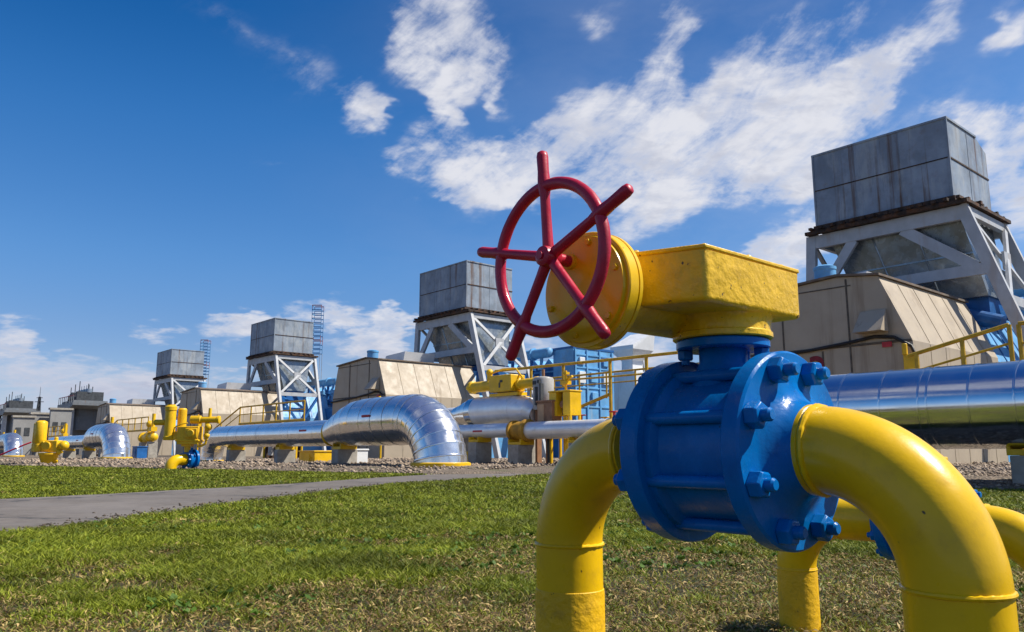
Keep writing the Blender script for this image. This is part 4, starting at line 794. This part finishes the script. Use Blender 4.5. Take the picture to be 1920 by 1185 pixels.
def tower(label, loc, cut=0.):
    t = thing('air_intake_tower', label, 'tower', loc, group='air intake towers')
    # filter box: sheet walls with seams, a low hipped corner at the back
    X0, X1, Y0, Y1, Z0, Z1 = -5.5, 0., 0., 4.05, 10.1, 13.25
    m = MB(); m.extr([(X0, Y0, Z0), (X0, Y0, Z1), (X0, Y0+3.0, Z1), (X0, Y1, Z1-cut), (X0, Y1, Z0)], (X1-X0, 0, 0), 0)
    zm = (Z0+Z1)/2-.02
    m.bx(X0-.02, X1+.02, Y0-.025, Y0+.01, zm-.02, zm+.02, 1); m.bx(X1-.01, X1+.028, Y0-.02, Y1+.02, zm-.03, zm+.03, 1)
    for x in (-3.7, -1.85): m.bx(x-.012, x+.012, Y0-.012, Y0+.01, Z0, Z1-.02, 0)
    m.bx(X1-.01, X1+.014, 2.0-.015, 2.0+.015, Z0, Z1-.02, 0)
    for x in (X0, X1): m.bx(x-.035, x+.035, Y0-.035, Y0+.035, Z0, Z1+.03, 2)
    m.bx(X0-.04, X1+.04, Y0-.04, Y0+.05, Z1-.03, Z1+.05, 2); m.bx(X1-.05, X1+.045, Y0+.05, Y0+3. if cut else Y1, Z1-.03, Z1+.05, 2)
    m.build('filter_box', ['galv', 'rust', 'galv'], t, smooth=0)
    # rusty platform: beams and stub ends
    m = MB(); m.bx(X0-.10, X1+.10, Y0-.10, Y1+.10, 9.88, 10.09); m.bx(X0-.45, X1+.55, Y0-.25, Y0+.0, 9.72, 9.86); m.bx(X0-.45, X1+.55, Y1, Y1+.4, 9.72, 9.86)
    m.bx(X1+.25, X1+.55, Y0, Y1, 9.73, 9.85); m.bx(X0-.45, X0-.2, Y0, Y1, 9.73, 9.85)
    for i in range(14):
        x = X0-.1+i*(X1-X0+.4)/13; m.bx(x-.07, x+.07, Y0-.34-.12*random.random(), Y0+.02, 9.86, 10.0-.04*random.random())
    for i in range(9):
        y = Y0+.2+i*(Y1-Y0-.3)/8; m.bx(X1+.1, X1+.40+.25*random.random(), y-.08, y+.08, 9.86, 10.0-.05*random.random())
    m.build('platform', 'rust', t, smooth=0)
    zt, sl = 9.70, .314
    def xr(z): return .22+sl*(zt-z)
    def xl(z): return X0-.32-.07*(zt-z)
    yf, yb = .12, 4.15
    for nm, (fx, y) in dict(a=(xr, yf), b=(xr, yb), c=(xl, yf), d=(xl, yb)).items():
        m = MB(); m.bar((fx(zt), y, zt), (fx(0), y, -.05), .42, .22, up=(0, 1, 0)); m.build('leg', 'frame', t, smooth=0)
    m = MB()
    for y in (yf, yb):
        m.bar((xl(zt)-.1, y+.004, zt-.28), (xr(zt)+.1, y+.004, zt-.28), .20, .56); m.bar((xl(7.15), y+.006, 7.15), (xr(7.15), y+.006, 7.15), .18, .42)
        m.bar((-4.0, y+.008, zt-.5), (-5.45, y+.008, 7.25), .40, .16, up=(0, 1, 0)); m.bar((-2.0, y+.008, zt-.5), (.55, y+.008, 7.25), .42, .16, up=(0, 1, 0))
    m.build('truss', 'frame', t, smooth=0)
    m = MB()
    def brace(z1, z0, w=.20):
        m.bar((xr(z1)+.02, yf+.2, z1), (xr(z0)+.02, yb-.2, z0), w, .12, up=(1, 0, .3)); m.bar((xr(z0)+.10, yf+.2, z0), (xr(z1)+.10, yb-.2, z1), w, .12, up=(1, 0, .3))
    brace(9.35, 6.05)
    m.box((xr(7.7)+.08, (yf+yb)/2, 7.70), (.10, .7, .7))
    for z in (9.5, 5.9): m.bar((xr(z)+.03, yf, z), (xr(z)+.03, yb, z), .22, .34)
    m.build('side_brace', 'frame', t, smooth=0)
    m = MB(); m.bar((xl(9.4), yf+.1, 9.4), (xl(6.6), yb-.1, 6.6), .16, .14)
    for z in (9.5, 7.2): m.bar((xl(z), yf, z), (xl(z), yb, z), .2, .34)
    m.build('side_brace', 'frame', t, smooth=0)
    m = MB(); m.bar((xr(5.7), yf+.1, 5.7), (xr(2.0)-.8, (yf+yb)/2, 3.0), .2, .2); m.bar((xr(5.7), yb-.1, 5.7), (xr(2.)-.8, (yf+yb)/2, 3.0), .2, .2); m.build('lower_brace', 'deep_blue', t, smooth=0)
    # hopper funnelling air down to the machine
    top = [(-5.2, .35, 9.72), (-.02, .35, 9.72), (-.02, 3.9, 9.72), (-5.2, 3.9, 9.72)]; bot = [(-4.3, 1.1, 6.3), (.55, 1.0, 6.3), (.55, 3.2, 6.3), (-4.3, 3.2, 6.3)]
    m = MB(); m.add(top+bot, [(0, 1, 2, 3), (7, 6, 5, 4), (0, 4, 5, 1), (1, 5, 6, 2), (2, 6, 7, 3), (3, 7, 4, 0)])
    for q in (.33, .66):
        p = [Vector(top[0]).lerp(Vector(top[1]), q), Vector(bot[0]).lerp(Vector(bot[1]), q)]; m.bar(p[0]+Vector((0, -.03, 0)), p[1]+Vector((0, -.03, 0)), .06, .05)
    p = [Vector(top[0]).lerp(Vector(bot[0]), .52), Vector(top[1]).lerp(Vector(bot[1]), .52)]; m.bar(p[0]+Vector((0, -.03, 0)), p[1]+Vector((0, -.03, 0)), .05, .06)
    m.build('hopper', 'hopper', t, smooth=0)
    m = MB(); m.bx(-3.6, .45, 1.3, 3.0, 5.4, 6.298); m.cyl((-.2, 1.1, 5.6), (.9, 1.1, 5.2), .3, n=16); m.build('intake_duct', 'deep_blue', t, smooth=0)
    return t
t0 = tower('largest grey air intake box on its steel frame at the right of the photo', W(-11.0, 31.7), .45)
t1 = tower('grey air intake tower behind the red handwheel', W(-11.0-PITCH-.12, 31.7+.35))
for k, lab in ((2, 'air intake tower with a white cross brace, left of the handwheel'), (3, 'small air intake tower with a rust streak, leftmost of the boxed ones')):
    dup(t1, W(-11.0-PITCH*k-.12*k, 31.7+.35*k), lab)

# blue turbine and cooler block beside each tower
def machine(label, loc):
    t = thing('turbine_block', label, 'machine', loc, group='blue turbine blocks')
    m = MB(); m.bx(3.4, 5.4, 0, 4.1, 2.6, 7.6, 0)
    for z in (3.6, 4.9, 6.3, 7.2): m.bx(5.395, 5.46, .1, 4.0, z-.05, z+.05, 0)
    for y in (.15, 1.3, 2.6, 3.9): m.bx(5.395, 5.49, y-.06, y+.06, 2.7, 7.55, 0)
    m.bx(3.36, 5.44, -.05, 4.15, 7.604, 7.75, 1); m.build('casing', ['sky_blue', 'deep_blue'], t, smooth=0)
    for i, (y, z, w, h) in enumerate(((.45, 5.2, .6, .8), (1.6, 5.3, .7, .7), (2.9, 5.2, .7, .8), (1.7, 3.9, .6, .7), (.5, 6.5, .5, .5), (2.9, 6.5, .6, .5))):
        m = MB(); m.bx(5.402, 5.56, y, y+w, z, z+h); m.build('hatch', 'sky_blue' if i % 2 else 'white', t, bevel=.02)
    m = MB(); m.bx(2.2, 5.2, -1.3, -.004, 0, 4.7, 0); m.bx(2.2, 5.2, -1.34, -1.3, 3.2, 3.3, 0); m.build('oil_tank', 'deep_blue', t, smooth=0)
    m = MB(); m.cyl((-4.2, -.3, 7.45), (3.3, -.3, 7.45), .36, n=20); m.lathe((3.3, -.3, 7.45), (1, 0, 0), [(0, .36), (.15, .3), (.25, .1)], 20); m.lathe((-1, -.3, 7.45), (1, 0, 0), [(0, .36), (.02, .46), (.16, .46), (.18, .36)], 20); m.lathe((1.6, -.3, 7.45), (1, 0, 0), [(0, .36), (.02, .46), (.16, .46), (.18, .36)], 20); m.build('header_pipe', 'sky_blue', t)
    rr = random.Random(4)
    for i in range(7):
        x = -3.8+i*1.05; m = MB(); m.cyl((x, -.3, 7.3), (x, -.3, 5.6), .13, n=10); m.lathe((x, -.3, 6.2), (0, 0, 1), [(0, .13), (.05, .3), (.4, .3), (.45, .13)], 12); m.tube([(x, -.3, 5.8), (x+.1, -.3, 5.5), (x+.5, .2, 5.4), (x+.6, 1.2, 5.4)], .12, 8); m.build('riser', 'deep_blue' if i % 2 else 'sky_blue', t)
    m = MB(); m.bx(-4.6, 3.2, .6, 4.0, 4.6, 6.6, 0)
    for i in range(5): m.extr([(-4.4+i*1.55, .5, 6.6), (-3.2+i*1.55, .5, 6.6), (-3.8+i*1.55, .5, 7.15)], (0, 3.6, 0), 1)
    for z in (5.0, 5.6, 6.2): m.bx(-4.6, 3.2, .52, .61, z-.06, z+.06, 1)
    m.build('cooler', ['deep_blue', 'sky_blue'], t, smooth=0)
    for i in range(6):
        m = MB(); x = -4.4+i*1.5; m.bx(x-.1, x+.1, .3, .5, 0, 4.6); m.build('leg', 'sky_blue' if i < 5 else 'deep_blue', t, smooth=0)
    m = MB(); m.bx(-4.6, 2.0, .9, 3.8, .0, 3.6); m.build('lower_casing', 'sky_blue', t, smooth=0)
    # exhaust cowl on its stack, and the pale shed behind the block
    x0, x1, y0, y1 = 2.9, 4.6, 7.2, 9.0
    m = MB(); vs = [(x0+.3, y0+.3, 7.4), (x1-.3, y0+.3, 7.4), (x1-.3, y1-.3, 7.4), (x0+.3, y1-.3, 7.4), (x0-.3, y0-.3, 8.2), (x1+.3, y0-.3, 8.2), (x1+.3, y1+.3, 8.2), (x0-.3, y1+.3, 8.2), (x0-.3, y0-.3, 8.5), (x1+.3, y0-.3, 8.5), (x1+.5, y1+.3, 9.7), (x0-.3, y1+.3, 9.7)]
    m.add(vs, [(3, 2, 1, 0), (8, 9, 10, 11)]+[(k*4+i, k*4+(i+1) % 4, k*4+4+(i+1) % 4, k*4+4+i) for k in range(2) for i in range(4)])
    m.bx(x0+.3, x1-.3, y0+.3, y1-.3, 6.5, 7.398, 0)
    m.build('exhaust_cowl', 'white', t, smooth=0)
    m = MB(); m.bx(2.6, 5.0, 7.0, 9.4, 0, 6.49, 0); m.bx(4.98, 5.03, 7.0, 9.4, 3.0, 3.1, 1); m.bx(4.98, 5.03, 8.1, 8.2, 0, 6.4, 1); m.build('exhaust_stack', ['white', 'beige'], t, smooth=0)
    return t
b0 = machine('blue turbine block partly hidden by the largest tower at the right edge', W(-13.4, 39.0))
for k, lab in ((1, 'big light blue turbine block with white cowl, left of the blue valve'), (2, 'blue turbine block between the second tower and the centre shelter'), (3, 'distant blue turbine block behind the small left tower')):
    dup(b0, W(-13.4-PITCH*k, 39.0), lab)

#==PART3==
# ================================================================== OLD PLATFORM TOWERS, SHEDS AND MASTS FAR LEFT
def old_tower(label, loc, s=1.):
    t = thing('platform_tower', label, 'tower', loc, group='old platform towers')
    q = lambda *a: [x*s for x in a]
    m = MB(); m.extr([(-4.6*s, 0, 7.0*s), (-3.2*s, 0, 6.6*s), (3.2*s, 0, 6.6*s), (4.6*s, 0, 7.0*s), (4.6*s, 0, 7.35*s), (-4.6*s, 0, 7.35*s)], (0, 5.2*s, 0)); m.bx(*q(-3.4, 3.4, .4, 4.8, 7.354, 7.75)); m.build('platform', 'frame_dark', t, smooth=0)
    m = MB(); m.bx(*q(-2.6, -.3, .8, 4.2, 0, 6.6)); m.bx(*q(-3.2, -2.2, .2, .8, 3.4, 4.0)); m.bx(*q(-3.2, -2.2, .2, .8, 4.6, 5.2)); m.bx(*q(-.3, 1.6, 1.6, 4.0, 3.6, 6.6)); m.build('filter_body', 'frame_dark', t, smooth=0)
    m = MB()
    for i in range(6): m.bx(*q(-2.8+i*.92, -2.25+i*.92+.2*(i % 2), .9, 4.4, 7.754, 8.7+.35*((i*7) % 3)/2))
    m.build('fan_block', 'dark', t, smooth=0)
    for i in range(5):
        m = MB(); m.cyl(q(-2.6+i*1.25, 1.2+(i % 2)*2, 8.6), q(-2.6+i*1.25, 1.2+(i % 2)*2, 9.9+.3*((i*5) % 3)), .06*s, n=6); m.build('aerial', 'dark', t)
    for i in range(4):
        m = MB(); m.cyl(q(-2.2+i*1.45, 2.5, 8.95), q(-2.2+i*1.45, 2.5, 9.5), .5*s, .42*s, 16); m.cyl(q(-2.2+i*1.45, 2.5, 9.4), q(-2.2+i*1.45, 2.5, 10.1), .05*s, n=8); m.build('fan_stack', 'hopper', t)
    for i in range(9):
        m = MB(); x = -4.4+i*1.1; m.cyl(q(x, .1, 7.35), q(x, .1, 8.35), .05*s, n=8); m.build('railing_post', 'frame_dark', t)
    m = MB(); m.bar(q(-4.4, .1, 8.35), q(4.4, .1, 8.35), .08*s, .08*s); m.build('top_rail', 'red_far', t)
    for x, y in ((2.1, .5), (2.1, 4.6), (-3.3, .5), (-3.3, 4.6)):
        m = MB(); m.bx(*q(x-.3, x+.3, y-.3, y+.3, -.1, 6.6)); m.build('leg', 'frame' if x > 0 else 'dark', t, smooth=0)
    m = MB(); m.bar(q(-3.3, .5, 5.8), q(2.1, .5, 6.2), .2*s, .3*s); m.bar(q(2.1, .5, 3.0), q(-3.3, .5, 6.0), .2*s, .2*s); m.build('brace', 'frame_dark', t, smooth=0)
    return t
old_tower('dark old tower with a wide railed platform and fans on top', (-64.4, 115.2, 0))
old_tower('dark old platform tower cut off by the left edge', (-86.6, 135.4, 0))
def shed(label, x, y, w, h, d=5.):
    t = thing('concrete_shed', label, 'shed', (x, y, 0), PHI, 'grey sheds at the far left')
    m = MB(); m.bx(-w, 0, 0, d, -.1, h-.25); m.build('wall', 'grey_wall', t, smooth=0)
    m = MB(); m.bx(-w-.15, .15, -.15, d+.15, h-.247, h); m.build('roof', 'concrete', t, smooth=0)
    for i in range(2):
        m = MB(); m.bx(-.002, .05, .35+i*1.0, .95+i*1.0, h*.5, h*.7); m.build('window', 'dark', t, smooth=0)
    return t
shed('low pale grey shed nearest the left edge', -64.6, 104, .6, 5.2, 2.4)
shed('middle grey shed behind the twin yellow cylinders', -63.5, 106, .8, 5.7, 2.6)
shed('tallest grey shed just left of the dark platform tower', -61.0, 106, .8, 6.3, 2.5)
LM = ['sky_blue', 'pale_red', 'frame']
def ladder_mast(label, x, y, z0, z1, w):
    t = thing('lattice_mast', label, 'mast', (x, y, 0), 0, 'striped lattice masts')
    n = 11; zs = [z0+(z1-z0)*i/n for i in range(n+1)]
    for a, b_ in ((-1, -1), (1, -1), (1, 1), (-1, 1)):
        m = MB()
        for i in range(n): m.bx(a*w/2-.03, a*w/2+.03, b_*w/2-.03, b_*w/2+.03, zs[i], zs[i+1]-.002, 1 if i >= n-1 or i in (2, 3) else 0)
        m.bx(a*w/2-.03, a*w/2+.03, b_*w/2-.03, b_*w/2+.03, 0, z0-.002, 2); m.build('leg', LM, t, smooth=0)
    m = MB()
    for i in range(n+1): 
        m.bx(-w/2, w/2, -w/2-.05, -w/2+.05, zs[i]-.06, zs[i]+.06, 1 if i in (n, 3) else 0); m.bx(-w/2, w/2, w/2-.05, w/2+.05, zs[i]-.06, zs[i]+.06, 1 if i in (n, 3) else 0)
        m.bx(-w/2-.05, -w/2+.05, -w/2, w/2, zs[i]-.05, zs[i]+.05, 0)
    m.build('rungs', LM, t, smooth=0); return t
ladder_mast('taller blue lattice mast with red bands behind the second smallest tower', -27.2, 110, 14.0, 20.7, 1.3)
ladder_mast('small blue lattice mast with red bands behind the smallest tower', -54.3, 140, 14.0, 20.0, 1.3)
t = thing('lightning_mast', 'thin dark mast between the yellow gearbox and the blue valve, far behind', 'mast', (19.6, 120, 0), 0)
m = MB(); m.cyl((0, 0, 0), (0, 0, 12.5), .28, .22, 12); m.cyl((0, 0, 12.5), (0, 0, 15.5), .42, .12, 12); m.build('shaft', 'dark', t)
m = MB(); m.cyl((0, 0, 15.5), (0, 0, 18.9), .10, .04, 8); m.build('rod', 'grey', t)
t = thing('lightning_mast', 'slim mast with short cross arms rising behind the grey sheds', 'mast', (-94.6, 160, 0), 0)
m = MB()
for a in (0, 120, 240): m.bar((.9*math.cos(R(a)), .9*math.sin(R(a)), 0), (.12*math.cos(R(a)), .12*math.sin(R(a)), 11.4), .2, .2)
for i in range(9): z = 1+i*1.15; r_ = .9-.078*z*.9; m.bar((r_, 0, z), (-r_*.5, r_*.86, z+1.1), .1, .1); m.bar((-r_*.5, r_*.86, z), (-r_*.5, -r_*.86, z+1.1), .1, .1); m.bar((-r_*.5, -r_*.86, z), (r_, 0, z+1.1), .1, .1)
m.build('shaft', 'dark', t, smooth=0)
m = MB(); m.bar((-.9, 0, 10.4), (.9, 0, 10.4), .12, .12); m.bar((-.6, 0, 11.2), (.6, 0, 11.2), .12, .12); m.cyl((0, 0, 11.3), (0, 0, 13.4), .06, .03, 8); m.build('cross_arms', 'dark', t, smooth=0)

# small pipework filling the middle distance
def manifold(label, loc, seed, L=3.2, group='yellow small-bore pipe manifolds'):
    rr = random.Random(seed); t = thing('pipe_manifold', label, 'pipework', loc, PHI, group)
    m = MB(); m.tube([(0, 0, -.1), (0, 0, .9), (.1, 0, 1.0), (L, 0, 1.0), (L+.1, 0, .9), (L+.1, 0, -.1)], .075, 10); m.tube([(.2, .5, -.1), (.2, .5, 1.35), (.3, .5, 1.45), (L-.3, .5, 1.45), (L-.2, .5, 1.35), (L-.2, .5, -.1)], .055, 10); m.build('header', 'yellow_far', t)
    for i in range(4):
        x = .5+i*(L-.9)/3+rr.uniform(-.1, .1); h = rr.uniform(.25, .8)
        m = MB(); m.cyl((x, 0, 1.0), (x, 0, 1.0+h), .04, n=8); m.lathe((x, 0, .82), (0, 0, 1), [(0, .08), (.05, .14), (.3, .14), (.36, .07)], 12); m.torus((x, 0, 1.0+h), (0, 0, 1), .14, .022, 16, 6); m.bar((x-.14, 0, 1.0+h), (x+.14, 0, 1.0+h), .03, .03); m.cyl((x, 0, 1.0), (x, .5, 1.42), .03, n=8); m.build('hand_valve', 'yellow_far' if i % 3 else 'red_far', t)
    m = MB(); m.bx(.9, 1.3, -.16, .0, .3, .85); m.bx(1.0, 1.2, -.19, -.161, .5, .7); m.build('instrument_box', 'grey', t)
    m = MB(); m.bx(.3, .42, -.08, .58, -.05, .92); m.bx(L-.42, L-.3, -.08, .58, -.05, .92); m.build('trestle', 'rust', t, smooth=0)
    return t
manifold('yellow pipe manifold with red handwheels right of the instrument stand', W(-16.9, MY+.4), 1)
manifold('yellow pipe manifold behind the brown junction box', W(-20.2, MY+2.2), 2, 2.6)
manifold('yellow pipe manifold under the tall corner post of the handrail', W(-15.8, MY+2.6), 3, 3.6)
manifold('yellow pipework in front of the largest shelter above the silver pipe', W(-9.6, 22.3, 1.0), 4, 2.4)
manifold('yellow pipe manifold at the foot of the third shelter', W(-56, 20.6), 5, 4.2)
manifold('yellow pipe manifold between the second and third shelters', W(-47.5, 21.0), 6, 4.2)
manifold('small yellow pipe manifold at the foot of the fourth shelter', W(-87, 21), 7, 4.2)
def crate(label, X, Y, w, h, m_):
    t = thing('equipment_box', label, 'box', W(X, Y), group='equipment boxes along the pipe row')
    m = MB(); m.bx(-w/2, w/2, -w*.3, w*.3, .08, h); m.bx(-w/2-.03, w/2+.03, -w*.33, w*.33, h+.003, h+.06); m.build('casing', m_, t, bevel=.012)
    m = MB(); m.bx(-w*.38, w*.2, -w*.3-.02, -w*.3-.002, h*.25, h*.85); m.cyl((w*.28, -w*.3, h*.55), (w*.28, -w*.3-.06, h*.55), .03, n=8); m.build('door', m_, t)
    m = MB(); m.bx(-w/2-.06, w/2+.06, -w*.36, w*.36, -.05, .077); m.build('plinth', 'concrete', t)
    return t
crate('blue equipment box under the thick silver elbow', -21.0, 15.5, .7, .75, 'deep_blue')
crate('white equipment box under the thin silver pipe', -25.4, 14.6, .9, .55, 'white')
crate('yellow equipment box under the left part of the thin silver pipe', -29.5, 15.2, 1.3, .5, 'yellow_far')
crate('blue equipment box below the second silver elbow', -53.5, 15.5, 1.0, .8, 'deep_blue')

# painted figure on the largest shelter's end wall
tc = bpy.data.curves.new('painted_figure', 'FONT'); tc.body = '3'; tc.size = 1.35; tc.extrude = .003; tc.offset = .02
to = bpy.data.objects.new('tmp', tc); me = bpy.data.meshes.new_from_object(to); bpy.data.objects.remove(to)
me.name = 'painted_figure'; me.materials.clear(); me.materials.append(mat('faded_red_lettering', (.20,.02,.03), .7, var=.25, vscale=5)); fo = bpy.data.objects.new('painted_figure', me); col.objects.link(fo)
fo.parent = s0; fo.location = (-2.55, -.036, 2.72); fo.rotation_euler = (R(90), 0, 0)

# yellow valve gear seen in the gaps between the units, one set per unit
def gap_valve(label, loc, rz=PHI):
    t = thing('gate_valve', label, 'valve', loc, rz, 'yellow gate valves along the pipe row')
    m = MB(); m.lathe((-1.4, 0, 1.5), (1, 0, 0), [(0, .3), (.02, .36), (.3, .36), (.32, .26), (1.1, .26), (1.12, .36), (1.7, .36), (1.72, .26), (2.5, .26), (2.6, .1)], 24); m.cyl((-.9, 0, .2), (-.9, 0, 1.3), .14); m.build('valve_body', 'yellow_far', t)
    m = MB(); m.cyl((0, 0, 1.6), (0, 0, 2.3), .16); m.sphere((0, 0, 2.4), .26); m.cyl((.7, 0, 1.6), (.7, 0, 3.1), .12); m.bx(.45, .95, -.2, .2, 1.9, 2.2); m.build('stem', 'yellow_far', t)
    m = MB(); m.bx(-1.2, -.6, -.3, .3, -.05, 1.16); m.bx(.6, 1.0, -.3, .3, -.05, 1.2); m.build('plinth', 'concrete', t)
    return t
g0 = gap_valve('yellow gate valve in front of the third beige shelter', W(-58.5, 17.5))
dup(g0, W(-66, 16.8), 'yellow gate valve right of the second silver elbow')
dup(g0, W(-84, 17.5), 'yellow gate valve just left of the second silver elbow')
dup(g0, W(-96, 18), 'distant yellow gate valve below the fourth beige shelter')
dup(g0, W(-112, 18), 'yellow gate valve far left in front of the dark platform tower')
dup(g0, W(-126, 19), 'yellow gate valve in front of the tallest grey shed')
dup(g0, W(-141, 19), 'most distant yellow gate valve in front of the low grey shed')
